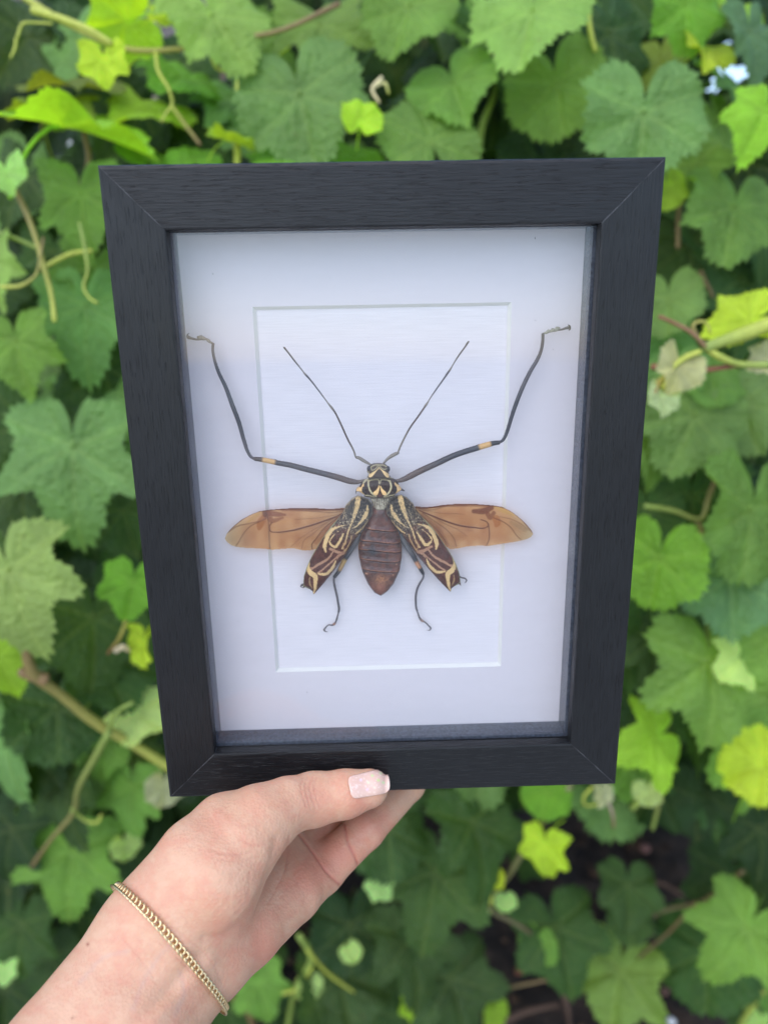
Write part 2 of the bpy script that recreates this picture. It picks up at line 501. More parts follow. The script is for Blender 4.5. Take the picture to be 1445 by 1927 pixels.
pebble(1066, 1812, .040, .024, .02, 1.1, (.30, .13, .07), 'stone', 'upright reddish brown stone on soil right of the low leaves', 'stone')
pebble(1183, 1915, .042, .018, .015, .05, (.28, .13, .075), 'stone', 'long flat tan stone at the very bottom edge of the soil', 'stone')
pebble(1213, 1600, .026, .022, .018, .3, (.22, .10, .08), 'stone', 'small pinkish stone farthest back on the dark soil', 'stone')
pebble(1262, 1924, .018, .016, .012, .3, (.70, .70, .70), 'stone', 'tiny white pebble at the bottom edge of the soil', 'stone')
pebble(970, 1572, .026, .024, .02, .3, (.34, .055, .02), 'berry', 'orange red fallen berry in the dark gap under the frame', 'berry')
pebble(975, 1830, .018, .014, .012, .3, (.25, .08, .04), 'stone', 'small rusty stone beside the bright low leaf', 'stone')
pebble(1250, 1868, .02, .013, .012, 1.0, (.16, .08, .055), 'stone', 'dull brown stone on bare soil near the right dark leaves', 'stone')

def twig(pts, r, label, col=(.10, .055, .035)):
    P = [gz(x, y, z) for x, y, z in pts]
    o = link('twig', tube('twig', P, np.linspace(r, r * .6, len(P)), 8, resample=14), None, simple('dry_wood', col, .8, .35, 160, .0008))
    tag(o, label, 'twig', 'twigs on the soil under the vine')
twig([(925, 1935, .03), (985, 1905, .035), (1050, 1890, .03)], .008, 'thick brown twig lying across the soil at the bottom')
twig([(1060, 1870, .05), (1068, 1900, .03), (1072, 1935, .02)], .006, 'short brown twig lying toward the viewer beside the thick one')
twig([(1210, 1655, .03), (1250, 1665, .04), (1290, 1690, .03)], .006, 'pale grey brown twig lying at the back of the soil')
twig([(0, 1700, .03), (60, 1690, .04), (130, 1712, .03)], .006, 'dark twig on soil at the left below the cane', (.05, .03, .022))
twig([(730, 1850, .03), (760, 1815, .04), (790, 1842, .03)], .006, 'reddish brown bent twig among the low leaves', (.09, .045, .035))

def house():
    hx, hy = -3.6, 13.0
    root = empty('house', Matrix.Translation((hx, hy, 0)), 'distant brick house with grey brown tiled roof beyond the vine', 'house')
    m, nt, b, out = new_mat('far_brick')
    tc = nd(nt, 'ShaderNodeTexCoord'); br = nd(nt, 'ShaderNodeTexBrick', i_Scale=4.0)
    br.inputs['Color1'].default_value = (.26, .17, .13, 1); br.inputs['Color2'].default_value = (.32, .22, .17, 1); br.inputs['Mortar'].default_value = (.4, .37, .33, 1)
    mp = nd(nt, 'ShaderNodeMapping'); mp.inputs['Rotation'].default_value = (math.pi / 2, 0, 0)
    nt.links.new(tc.outputs['Object'], mp.inputs[0]); nt.links.new(mp.outputs[0], br.inputs[0]); nt.links.new(br.outputs[0], b.inputs['Base Color'])
    w, d, h = 3.2, 3.5, 3.4
    wins = [(-2.2, -1.2), (-.5, .5), (1.2, 2.2)]
    V, F = [], []
    def bx(x0, x1, y0, y1, z0, z1):
        k = len(V)
        V.extend([(x, y, z) for z in (z0, z1) for y in (y0, y1) for x in (x0, x1)])
        F.extend([tuple(i + k for i in f) for f in [(0, 2, 3, 1), (4, 5, 7, 6), (0, 1, 5, 4), (2, 6, 7, 3), (0, 4, 6, 2), (1, 3, 7, 5)]])
    xs = [-w] + [c for q in wins for c in q] + [w]
    for i in range(0, len(xs), 2): bx(xs[i], xs[i + 1], -d, -d + .3, 0, h)
    for a, c in wins: bx(a, c, -d, -d + .3, 0, 1.2); bx(a, c, -d, -d + .3, 2.6, h)
    bx(-w, -w + .3, -d + .3, d, 0, h); bx(w - .3, w, -d + .3, d, 0, h); bx(-w + .3, w - .3, d - .3, d, 0, h)
    link('wall', mesh('house_wall', V, F, False), root, m)
    fm = simple('white_upvc', (.75, .75, .74), .4); gm = simple('dark_pane', (.03, .04, .05), .08)
    for a, c in wins:
        V, F = [], []
        bx(a, c, -d + .05, -d + .12, 1.2, 1.28); bx(a, c, -d + .05, -d + .12, 2.52, 2.6)
        bx(a, a + .08, -d + .05, -d + .12, 1.28, 2.52); bx(c - .08, c, -d + .05, -d + .12, 1.28, 2.52)
        fo = link('window', mesh('window', V, F, False), root, fm)
        link('pane', box_mesh('pane', a + .08, c - .08, -d + .07, -d + .09, 1.28, 2.52), fo, gm)
    rm = simple('roof_tile', (.13, .115, .105), .8, .35, 5, .02)
    V, F = [], []
    rows = 22
    for s in (-1, 1):
        for i in range(rows):
            a, c = i / rows, (i + 1.08) / rows
            y0, y1 = s * (d + .35) * (1 - a), s * (d + .35) * (1 - min(c, 1))
            z0, z1 = h - .1 + 2.5 * a, h - .1 + 2.5 * min(c, 1)
            k = len(V)
            V.extend([(-w - .3, y0, z0 + .05), (w + .3, y0, z0 + .05), (w + .3, y1, z1), (-w - .3, y1, z1),
                      (-w - .3, y0, z0), (w + .3, y0, z0), (w + .3, y1, z1 - .05), (-w - .3, y1, z1 - .05)])
            F.extend([(k, k + 1, k + 2, k + 3), (k + 4, k + 7, k + 6, k + 5), (k, k + 4, k + 5, k + 1), (k + 1, k + 5, k + 6, k + 2), (k + 3, k + 2, k + 6, k + 7), (k, k + 3, k + 7, k + 4)])
    rf = link('roof', mesh('roof', V, F, False), root, rm)
    link('chimney', box_mesh('chimney', -1.6, -.9, -.3, .3, h + 2.0, h + 3.3), rf, m)
house()
# ------------------------------------------------------------------ the vine
LEAFM = leaf_mat('vine_leaf', True)
BULKM = leaf_mat('vine_leaf_bulk', False)
CTRL = [(0, 1.0), (14, .92), (29, .79), (41, .77), (56, .93), (70, .88), (84, .73), (98, .73), (114, .84), (132, .80), (150, .72), (164, .58), (174, .30), (180, .05)]
def leaf_arrays(seed, nang=144, nr=9, lobe=1.0, fold=.5, droop=.55, wav=.13, teeth=.065, petiole=True):
    rg = np.random.default_rng(seed)
    a = np.linspace(-180, 180, nang, endpoint=False)
    xs = np.array([c[0] for c in CTRL]); ys = np.array([c[1] for c in CTRL], float)
    base = .80 - .0 * xs
    ys = np.where(xs < 160, base + (ys - base) * lobe, ys)
    ysl = ys * (1 + rg.normal(0, .035, len(ys))); ysr = ys * (1 + rg.normal(0, .035, len(ys)))
    r = np.where(a < 0, np.interp(-a, xs, ysl), np.interp(a, xs, ysr))
    r = (r + np.roll(r, 1) + np.roll(r, -1)) / 3 if nang > 60 else r
    ph = (np.abs(a) / 6.4 + .2 * np.sin(a * .05 + seed)) % 1
    r = r * (1 + teeth * (ph - .5) * 2 * (np.abs(a) < 165))
    ar = np.radians(a)
    t = np.linspace(0, 1, nr + 1)[1:] ** .85
    X = np.sin(ar)[None] * r[None] * t[:, None]
    Y = -np.cos(ar)[None] * r[None] * t[:, None]       # tip towards -Y
    V = np.stack([X.ravel(), Y.ravel()], 1)
    V = np.vstack([[0, 0], V])
    vein = np.zeros(len(V)); sink = np.zeros(len(V))
    for va, L in ((0, .95), (56, .85), (-56, .85), (112, .7), (-112, .7)):
        d = np.array([math.sin(math.radians(va)), -math.cos(math.radians(va))])
        s = V @ d; q = np.abs(V[:, 0] * d[1] - V[:, 1] * d[0])
        ok = (s > -.02)
        wv = .030 * (1 - .6 * np.clip(s / L, 0, 1))
        vein = np.maximum(vein, ok * np.exp(-(q / wv) ** 2))
        sink = np.maximum(sink, ok * np.exp(-(q / .11) ** 2))
        for k in range(1, 5):                           # side veins
            o = d * L * k * .2
            for sg in (-1, 1):
                an = math.radians(va + sg * 48); e = np.array([math.sin(an), -math.cos(an)])
                u = V - o; s2 = u @ e; q2 = np.abs(u[:, 0] * e[1] - u[:, 1] * e[0])
                k2 = (s2 > 0) & (s2 < .42 - .06 * k)
                vein = np.maximum(vein, .55 * k2 * np.exp(-(q2 / .014) ** 2))
                sink = np.maximum(sink, .5 * k2 * np.exp(-(q2 / .035) ** 2))
    rr = np.linalg.norm(V, axis=1); an = np.arctan2(V[:, 0], -V[:, 1])
    z = -.075 * sink + fold * .35 * np.abs(V[:, 0]) - droop * .5 * rr ** 2 * (.6 + .4 * np.cos(an))
    z += wav * rr ** 1.5 * np.sin(an * 3 + seed) + wav * .6 * rr ** 2 * np.sin(an * 7 + seed * 2) + wav * .5 * rr * np.sin(V[:, 0] * 5 + V[:, 1] * 4 + seed)
    V = np.column_stack([V, z])
    n = nang
    i, j = np.meshgrid(np.arange(nr - 1), np.arange(n), indexing='ij'); j2 = (j + 1) % n
    F = np.stack([1 + i * n + j, 1 + (i + 1) * n + j, 1 + (i + 1) * n + j2, 1 + i * n + j2], -1).reshape(-1, 4).tolist()
    F += [(0, 1 + q, 1 + (q + 1) % n) for q in range(n)]
    if petiole:
        s = np.linspace(0, 1, 7)
        sw = rg.uniform(-.3, .3)
        P = np.stack([sw * s ** 2, .9 * s * (1 - .25 * s), -.04 - .75 * s ** 1.6], 1)
        Vp, Fp, _ = tube_arrays(P, np.full(7, .02), 6)
        F += [tuple(x + len(V) for x in f) for f in Fp]
        V = np.vstack([V, Vp]); vein = np.r_[vein, np.full(len(Vp), 1.3)]
    return V, F, vein

def leaf_mesh(seed, **kw):
    V, F, vein = leaf_arrays(seed, **kw)
    me = mesh('leaf', V, F, True, None, {'vein': vein})
    me.materials.append(LEAFM)
    return me
LEAVES = [leaf_mesh(3, lobe=1.7), leaf_mesh(11, lobe=1.3, fold=.5), leaf_mesh(19, lobe=.6, droop=.7), leaf_mesh(23, lobe=2.1, fold=.4),
          leaf_mesh(31, lobe=.5, fold=.65, wav=.11), leaf_mesh(42, lobe=1.7, droop=.8, wav=.10), leaf_mesh(57, lobe=.35, fold=.2, wav=.13), leaf_mesh(64, lobe=.9, droop=-.3, wav=.12)]
YOUNG = [leaf_mesh(71, lobe=.9, fold=.9, droop=.3, nang=96, nr=6, teeth=.06), leaf_mesh(72, lobe=.6, fold=1.3, droop=.6, nang=96, nr=6), leaf_mesh(73, lobe=1.1, fold=.5, droop=.1, nang=96, nr=6)]

TONE = {  # leaf colour, linear; d and dd are darkened for hedge shade
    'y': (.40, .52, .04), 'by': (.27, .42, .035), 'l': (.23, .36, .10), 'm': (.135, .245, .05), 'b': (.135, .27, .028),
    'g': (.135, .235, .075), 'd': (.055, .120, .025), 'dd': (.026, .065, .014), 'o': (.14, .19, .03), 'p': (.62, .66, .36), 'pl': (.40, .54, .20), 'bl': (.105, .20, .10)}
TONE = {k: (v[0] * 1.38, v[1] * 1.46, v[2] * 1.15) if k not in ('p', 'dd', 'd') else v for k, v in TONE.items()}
vine = empty('grape_vine', Matrix.Translation((0, .95, 0)), 'dense green grape vine filling the whole background behind the frame', 'vine')
VI = vine.matrix_world.inverted()
def hd(y):
    """distance of the vine's outer leaf surface for a photograph row"""
    return .74 if y < 1150 else .74 + .55 * ((y - 1150) / 777) ** 1.15
NL = [0]
def leaf(x, y, w, ang, tone, tilt=None, dz=0.0, var=None, yaw=None, young=False, jit=.10):
    d = hd(y) + dz
    p = at(x, y, d)
    size = w * (1.12 if y < 1480 else .92) / FPX * d / 1.75                       # mesh is ~1.75 wide
    tilt = RNG.uniform(-.25, .95) if tilt is None else tilt      # top leans back, face looks up
    yaw = RNG.uniform(-.75, .75) if yaw is None else yaw
    size /= max(.72, math.cos(abs(tilt) * .8)) * max(.8, math.cos(yaw * .8)) if tilt < 1.0 else 1
    pool = YOUNG if young else LEAVES
    me = pool[RNG.integers(len(pool)) if var is None else var % len(pool)]
    # leaf plane in camera-ish axes: x right, y up, z to the viewer
    R = Matrix.Rotation(yaw, 4, 'Y') @ Matrix.Rotation(-tilt, 4, 'X') @ Matrix.Rotation(math.radians(ang), 4, 'Z')
    Mw = Matrix.Translation(p) @ CM.to_3x3().to_4x4() @ R @ Matrix.Scale(size, 4)
    o = bpy.data.objects.new('leaf', me); COL.objects.link(o)
    o.parent = vine; o.matrix_local = VI @ Mw
    c = np.array(TONE[tone]) * (1 + RNG.uniform(-jit, jit, 3)) * RNG.uniform(.9, 1.1)
    o.color = (*c, 1)
    NL[0] += 1
    return o

L = leaf
# top band, left to right
L(195,112,88,5,'y',.1,-.09,var=0,yaw=.1,young=True); L(400,22,190,35,'l',.3,-.06,var=2); L(240,40,90,-60,'y',-.9,-.05,young=True); L(300,30,48,80,'y',.4,-.06,young=True)
L(562,172,245,12,'g',.15,-.05,var=2,yaw=-.1); L(680,225,80,170,'y',.1,-.07,var=1,yaw=.2,young=True)
L(120,225,280,95,'by',1.15,-.06,var=4,yaw=.1); L(120,150,180,100,'o',1.0,-.02,var=2); L(90,200,160,80,'o',1.1,-.03); L(620,300,250,175,'b',.6,-.03,var=6)
L(812,262,185,190,'m',.25,-.05,var=6,yaw=.2); L(850,150,155,20,'m',.45,-.03,var=4); L(770,5,170,-20,'m',.3,-.05,var=2); L(1000,12,200,-10,'l',.5,-.06,var=2)
L(1045,150,190,8,'m',.1,-.02,var=6,yaw=-.3); L(1213,207,235,-3,'g',.1,-.08,var=4,yaw=0); L(1150,55,180,10,'d',.2,0.0,var=6); L(1290,5,150,10,'b',.1,-.06,var=2,yaw=.1)
L(1415,55,140,12,'bl',.2,-.06,var=1); L(1325,95,85,-20,'y',.6,-.05,young=True); L(1440,205,130,-25,'by',.3,-.10,var=5); L(1300,305,110,15,'m',.3,-.02,var=1); L(1385,385,190,-15,'m',.35,-.04,var=2)
L(1255,350,80,10,'by',.1,-.04,var=6); L(480,90,150,30,'m',.4,0); L(690,70,150,-10,'d',.3,.02); L(600,40,160,10,'m',.5,.0); L(930,90,150,20,'d',.3,.03)
L(60,60,150,-30,'d',.4,.03); L(140,70,140,10,'g',.3,.02,var=6); L(340,110,140,-10,'d',.4,.03); L(450,180,150,30,'g',.5,.02); L(380,240,170,-20,'d',.4,.03)
L(290,200,110,-50,'by',.9,.0); L(350,140,110,-40,'b',.8,.01,var=2); L(430,262,90,100,'by',1.2,-.05,young=True); L(470,230,110,20,'g',.5,.0); L(280,295,90,170,'b',.6,-.02,var=6); L(365,297,90,190,'b',.6,-.02,var=6)
L(250,8,120,10,'g',.3,.03,var=6); L(880,30,120,10,'m',.4,.02); L(1240,100,120,0,'o',.6,.02); L(1370,150,110,0,'g',.7,.02); L(1380,20,100,-20,'by',.6,0,young=True); L(1350,220,130,20,'m',.4,.01)
# left side
L(150,362,165,4,'m',.1,-.06,var=0,yaw=-.1); L(12,322,80,20,'pl',.3,-.10,var=1,young=True); L(-20,490,120,15,'l',.2,-.05,var=0); L(28,640,150,12,'m',.15,-.05,var=0); L(160,570,190,0,'g',.2,-.01,var=3)
L(134,838,250,0,'g',.12,-.04,var=3,yaw=0); L(12,1072,225,18,'l',.25,-.08,var=5,yaw=-.1); L(250,1095,110,-10,'b',.1,-.05,var=1); L(-5,1240,110,30,'by',.2,-.05,var=0); L(255,1340,100,70,'pl',.5,-.04,young=True)
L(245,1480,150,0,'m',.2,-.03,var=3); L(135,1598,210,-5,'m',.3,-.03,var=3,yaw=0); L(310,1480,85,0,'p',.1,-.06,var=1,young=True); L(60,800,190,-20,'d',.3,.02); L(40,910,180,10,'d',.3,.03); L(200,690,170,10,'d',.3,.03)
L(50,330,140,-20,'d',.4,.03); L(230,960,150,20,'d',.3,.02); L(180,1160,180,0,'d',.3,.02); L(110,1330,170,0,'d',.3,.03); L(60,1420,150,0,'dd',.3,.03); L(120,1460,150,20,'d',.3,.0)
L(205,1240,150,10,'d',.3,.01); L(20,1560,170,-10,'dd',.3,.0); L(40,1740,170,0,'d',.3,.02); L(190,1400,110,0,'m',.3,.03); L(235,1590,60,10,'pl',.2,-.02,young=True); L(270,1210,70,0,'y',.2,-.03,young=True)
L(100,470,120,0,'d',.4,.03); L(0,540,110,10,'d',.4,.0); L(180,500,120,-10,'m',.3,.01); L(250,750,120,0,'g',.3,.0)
# right side
L(1310,780,200,-25,'g',.2,-.02,var=2); L(1420,960,230,-10,'m',.15,-.04,var=6); L(1338,700,120,-5,'m',.6,-.01,var=6); L(1238,1050,150,-12,'b',.15,-.05,var=6); L(1375,1085,190,0,'bl',.4,-.02,var=4)
L(1338,1245,235,2,'m',.2,-.05,var=0,yaw=0); L(1240,1385,125,-85,'by',.3,-.08,var=3,young=False); L(1430,1440,130,-70,'y',.4,-.10,var=4); L(1218,1490,62,0,'pl',.1,-.10,young=True,var=1)
L(1130,1492,50,-20,'p',.3,-.12,young=True,var=1); L(1028,1490,110,-10,'b',.3,-.06,var=6); L(1255,560,110,0,'g',.2,-.01,var=6); L(1270,700,100,0,'g',.3,.0); L(1230,830,110,0,'m',.3,.0,var=5)
L(1410,600,110,-80,'y',.5,-.12,var=2,young=True); L(1275,690,90,-20,'p',.2,-.14,var=1,young=True); L(1245,745,65,-10,'p',.3,-.14,var=0,young=True); L(1445,672,65,-60,'p',.2,-.12,young=True)
L(1400,520,190,0,'d',.3,.04); L(1300,450,150,0,'d',.3,.05); L(1420,440,120,10,'d',.3,.03); L(1250,620,110,0,'g',.2,.03); L(1300,930,170,0,'d',.3,.04); L(1390,760,150,20,'g',.4,.01,var=2)
L(1220,960,120,10,'d',.3,.02); L(1230,1200,140,0,'d',.3,.03); L(1400,1230,110,-60,'pl',.3,-.04); L(1400,1370,190,0,'m',.3,.0); L(1200,1290,130,0,'dd',.3,.04); L(1310,1480,150,0,'dd',.3,.06)
L(1415,1180,100,0,'m',.3,.02); L(1190,1440,110,0,'m',.2,-.02,var=6); L(1430,1560,170,0,'dd',.3,.0)
# low leaves over the soil, farther off, mostly in greens darkened for shade
L(895,1545,190,0,'d',.5,-.02,var=3); L(820,1640,210,-10,'d',.5,0,var=3); L(1182,1665,125,-8,'d',.6,-.02,var=1); L(1185,1725,100,0,'d',.5,-.04,var=6); L(1045,1745,185,15,'d',.55,-.03,var=5)
L(1165,1825,165,-5,'m',.55,-.05,var=0); L(1405,1745,190,-35,'m',.4,-.12,var=3); L(1330,1790,190,0,'d',.6,-.03,var=6); L(775,1760,170,0,'d',.55,-.03,var=3); L(850,1840,190,10,'d',.5,-.04,var=3)
L(742,1785,90,0,'d',.5,-.06,var=6); L(930,1650,52,-10,'y',.2,-.08,young=True); L(1010,1775,80,0,'m',.3,-.06,var=6); L(712,1665,62,40,'pl',.3,-.05,young=True); L(785,1890,75,0,'by',.3,-.08,var=1); L(1025,1590,98,0,'y',.15,-.12,var=1)
L(640,1830,190,0,'d',.5,-.02); L(660,1740,170,0,'dd',.5,0); L(485,1850,120,20,'m',.4,-.05,var=0); L(582,1855,60,0,'pl',.2,-.07,young=True); L(560,1910,120,0,'dd',.5,0); L(730,1560,180,0,'d',.5,.0,var=6)
L(950,1695,50,0,'pl',.2,-.06,young=True); L(905,1715,40,-40,'p',.2,-.07,young=True); L(930,1905,60,0,'by',.3,-.06,young=True); L(1410,1900,150,0,'d',.5,-.03); L(1440,1830,110,0,'m',.5,-.05); 
L(1380,1650,170,0,'dd',.5,.04); L(700,1900,150,10,'d',.5,-.02); L(430,1900,120,10,'d',.4,0); L(1430,1925,60,0,'pl',.3,-.08,young=True)
L(10,1860,160,0,'dd',.4,.0); L(90,1800,150,0,'d',.4,.03); L(10,1820,60,0,'pl',.3,-.05,young=True); L(660,1790,50,30,'pl',.3,-.06,young=True)

# second and third layers, mostly in darker greens that paint in the hedge's inner shade
def hidden(x, y):
    """behind the shadow box"""
    return 330 < x < 1120 and 420 < y < 1330
grid = []
for gy_ in np.arange(-60, 1600, 118):
    for gx_ in np.arange(-80, 1540, 122):
        if not hidden(gx_, gy_): grid.append((gx_, gy_))
RNG.shuffle(grid)
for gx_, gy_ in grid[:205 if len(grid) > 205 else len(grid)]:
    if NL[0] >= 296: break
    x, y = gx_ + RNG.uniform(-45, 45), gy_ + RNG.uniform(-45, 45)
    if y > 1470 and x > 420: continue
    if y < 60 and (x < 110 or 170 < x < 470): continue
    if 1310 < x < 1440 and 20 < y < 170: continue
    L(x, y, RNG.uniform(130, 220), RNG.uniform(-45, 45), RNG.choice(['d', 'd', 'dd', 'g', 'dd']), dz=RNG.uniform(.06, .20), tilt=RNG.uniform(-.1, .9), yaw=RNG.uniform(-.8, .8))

# the hedge's depth: past 300 leaves, one mass
def bulk():
    VF = [leaf_arrays(s, nang=28, nr=3, lobe=l, teeth=0, petiole=False, fold=f) for s, l, f in ((1, 1, .3), (2, .6, .5), (3, .9, .1), (4, .4, .3))]
    Vs, Fs, Cs, Ws = [], [], [], []; o = 0
    def put(p, size, R, c):
        nonlocal o
        V, F, w = VF[RNG.integers(4)]
        Vs.append((V * size) @ R.T + p); Fs.extend([tuple(i + o for i in f) for f in F]); Cs.append(np.tile(c, (len(V), 1))); Ws.append(w)
        o += len(V)
    n = 0
    while n < 3000:
        x, y = RNG.uniform(-1.5, 1.5), RNG.uniform(.86, 1.9)
        z = RNG.uniform(.02, 2.0)
        p = np.array([x, y, z])
        q = (p - CMn[:3, 3]) @ CMn[:3, :3]
        dd_ = -q[2]
        px, py = IW / 2 + q[0] / dd_ * FPX, IH / 2 - q[1] / dd_ * FPX
        top = 1.70 + .06 * math.sin(x * 4) if px < 470 else 1.95
        if z > top: continue
        if dd_ < hd(min(max(py, 0), 1927)) + .12: continue
        if 1345 < px < 1405 and 60 < py < 140: continue
        if py < 55 and (px < 110 or 170 < px < 460): continue
        if py > 1490 and px > 380 and RNG.random() < .97: continue     # open soil under the vine
        e = Euler((RNG.uniform(.5, 1.5), RNG.uniform(-.5, .5), RNG.uniform(-.7, .7)))
        c = np.array(TONE[RNG.choice(['d', 'dd', 'dd', 'd'])]) * RNG.uniform(.45, .9)  # greens dimmed further, painting in the dark of the hedge interior
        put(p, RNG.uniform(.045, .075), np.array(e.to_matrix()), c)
        n += 1
    me = mesh('leaf_mass', np.vstack(Vs), Fs, True, np.vstack(Cs), {'vein': np.concatenate(Ws)})
    ob = link('leaf_mass', me, vine, BULKM); ob.matrix_local = VI
    ob['kind'] = 'stuff'
bulk()

# canes, petioles and tendrils (positions in photograph pixels, depth relative to the leaf surface)
CANEM = vcol_mat('cane_bark', .5, .0004, 300, .4, cvar=.15)
GR, BR, RD, YG = (.22, .30, .06), (.20, .13, .055), (.24, .10, .05), (.42, .46, .07)
def cane(pts, w0, w1, c0, c1, name='cane', dz=-.07, n=24):
    P = [at(x, y, hd(y) + dz + (q[0] if q else 0)) for x, y, *q in pts]
    P = np.array(P); P = P + RNG.normal(0, .0012, P.shape)
    d = hd(pts[0][1]) + dz
    R = np.linspace(w0, w1, len(P)) / 2 / FPX * d
    R = R * (1 + .18 * (np.arange(len(R)) % 2))
    if name == 'tendril': R = R * .75
    c0, c1 = np.array(c0), np.array(c1)
    cols = c0 + (c1 - c0) * np.linspace(0, 1, len(P))[:, None]
    V, F, C = tube_arrays(P, R, 10, cols, n)
    # nodes: slight swellings
    me = mesh(name, V, F, True, C)
    ob = link(name, me, vine, CANEM); ob.matrix_local = VI
    return ob
cane([(48,1190,.02),(62,1262),(110,1305),(185,1362),(250,1402),(330,1452),(420,1500,.03)], 19, 20, BR, YG, dz=-.09)
cane([(38,1262,.0),(62,1268),(90,1280)], 20, 24, BR, (.26,.16,.07), dz=-.09)
cane([(205,1378),(180,1425),(150,1485),(136,1530),(100,1580),(58,1632)], 13, 8, GR, BR, dz=-.10)
cane([(136,1522),(146,1540),(165,1548),(182,1545),(190,1532)], 9, 6, GR, YG, 'tendril', -.10)
cane([(205,1375),(215,1350),(225,1335),(250,1325)], 9, 6, GR, GR, dz=-.10)
cane([(30,360),(52,400),(68,450),(82,500),(92,560),(104,605)], 10, 8, BR, YG, dz=-.08)
cane([(0,537),(40,535),(68,520),(85,480),(80,445)], 9, 5, YG, BR, 'tendril', -.09)
cane([(-20,430),(30,445),(80,470)], 8, 6, GR, GR, dz=-.05); cane([(80,500),(140,478),(170,470)], 8, 7, YG, YG, dz=-.06)
cane([(150,420),(158,470),(162,510),(158,540),(170,560),(185,570)], 8, 5, GR, YG, 'tendril', -.08)
cane([(30,-20),(80,15),(160,60),(230,90),(330,92),(420,75),(520,65),(640,10)], 12, 8, YG, BR, dz=-.05)
cane([(60,15),(120,40),(180,70),(215,85)], 14, 9, YG, YG, dz=-.09)
cane([(35,70),(45,45),(70,42),(100,50)], 7, 5, YG, YG, 'tendril', -.09); cane([(35,70),(28,90),(22,110)], 8, 4, YG, YG, 'tendril', -.09)
cane([(292,95),(300,130),(320,170),(322,195),(312,215),(302,230)], 9, 5, YG, YG, 'tendril', -.06)
cane([(390,90),(410,125),(440,140),(448,170)], 6, 6, YG, YG, 'tendril', -.05); cane([(325,200),(350,235),(372,270)], 7, 6, YG, BR, dz=-.04)
cane([(443,262),(445,290),(446,310)], 12, 12, YG, YG, dz=-.03); cane([(160,250),(165,300),(150,355)], 9, 8, BR, BR, dz=-.03)
cane([(1470,600),(1400,628),(1355,645),(1328,655)], 26, 18, YG, GR, dz=-.14)
cane([(1328,655),(1300,625),(1270,605),(1238,598)], 12, 8, BR, RD, 'tendril', -.14)
cane([(1328,655),(1310,630),(1303,612),(1312,603),(1325,610),(1333,625)], 11, 6, BR, YG, 'tendril', -.14)
cane([(1328,655),(1360,672),(1390,682),(1450,688)], 12, 12, YG, GR, dz=-.14)
cane([(1225,690),(1260,694),(1320,695),(1390,685)], 12, 9, RD, RD, dz=-.13); cane([(1310,660),(1285,680),(1262,700),(1248,735)], 10, 8, YG, YG, dz=-.14)
cane([(1225,745),(1240,720),(1256,700)], 10, 9, RD, YG, dz=-.14)
cane([(1258,590),(1290,550),(1320,510)], 10, 9, BR, BR, dz=.02); cane([(1320,510),(1340,560)], 8, 6, BR, BR, dz=.02)
cane([(1215,952),(1270,962),(1315,975),(1330,935),(1350,900)], 9, 9, GR, BR, dz=.0); cane([(1310,975),(1325,1020),(1330,1090),(1335,1240)], 10, 9, BR, GR, dz=.0)
cane([(1275,470,.0),(1280,380),(1300,330)], 8, 8, BR, BR, dz=.0); cane([(900,290),(905,240),(930,170),(935,140)], 12, 12, GR, GR, dz=.04)
cane([(860,30),(905,75),(960,125)], 22, 22, (.10,.09,.045), (.10,.09,.045), dz=.03); cane([(1105,0),(1110,60),(1125,100)], 8, 8, YG, YG, dz=-.03)
cane([(1250,1450),(1215,1490),(1190,1520)], 10, 12, YG, GR, dz=-.08); cane([(1250,1440),(1240,1500),(1228,1560)], 9, 8, BR, GR, dz=-.07)
cane([(1140,1500),(1150,1530),(1155,1560)], 9, 6, (.5,.42,.3), RD, 'tendril', -.12); cane([(1110,1480),(1098,1500),(1105,1515),(1125,1512)], 7, 5, YG, YG, 'tendril', -.12)
cane([(1075,1480),(1010,1560),(960,1640),(925,1710),(970,1740),(1000,1755)], 13, 9, (.16,.17,.06), (.13,.10,.05), dz=-.06)
cane([(925,1700),(930,1670),(930,1655)], 6, 5, YG, YG, dz=-.08)
cane([(1445,1850),(1410,1900),(1385,1940)], 10, 11, YG, GR, dz=-.10); cane([(1310,1700),(1260,1750),(1200,1800),(1170,1830)], 6, 5, BR, (.10,.08,.04), dz=-.03)
cane([(560,1760),(585,1800),(560,1850),(540,1940)], 12, 10, GR, GR, dz=-.05); cane([(580,1790),(625,1835),(665,1865)], 9, 6, YG, YG, 'tendril', -.06)
cane([(585,1860),(600,1900),(620,1940)], 9, 9, GR, YG, dz=-.06); cane([(520,1870),(555,1865),(590,1820)], 7, 6, YG, YG, 'tendril', -.06)
cane([(430,1870),(460,1895),(480,1940)], 12, 12, BR, BR, dz=-.03); cane([(830,1880),(900,1870),(960,1860),(1045,1840)], 6, 5, (.12,.12,.04), BR, dz=-.02)
cane([(1190,1745),(1250,1715),(1310,1700),(1400,1640)], 6, 6, (.12,.11,.045), BR, dz=.0)
cane([(255,1100),(225,1200),(205,1230)], 7, 6, YG, RD, dz=-.03); cane([(215,1225),(230,1215),(245,1222)], 14, 10, (.55,.45,.30), (.5,.4,.2), 'tendril', -.04)
cane([(712,150),(706,170),(714,190)], 9, 6, (.7,.62,.35), (.6,.5,.25), 'tendril', -.06); cane([(700,160),(722,158),(730,170)], 7, 5, (.7,.62,.35), YG, 'tendril', -.06)
# main trunks deep inside, rising from the soil
TRM = simple('vine_trunk', (.07, .045, .03), .85, .4, 60, .003)
for tx, ty, lean in ((-.55, 1.5, .1), (.05, 1.65, -.12), (.62, 1.55, .08)):
    P = [(tx + lean * s + .02 * math.sin(7 * s), ty - .1 * s, -.02 + s * 1.6) for s in np.linspace(0, 1, 8)]
    ob = link('trunk', tube('trunk', P, np.linspace(.022, .012, 8), 12, resample=40), vine, TRM); ob.matrix_local = VI
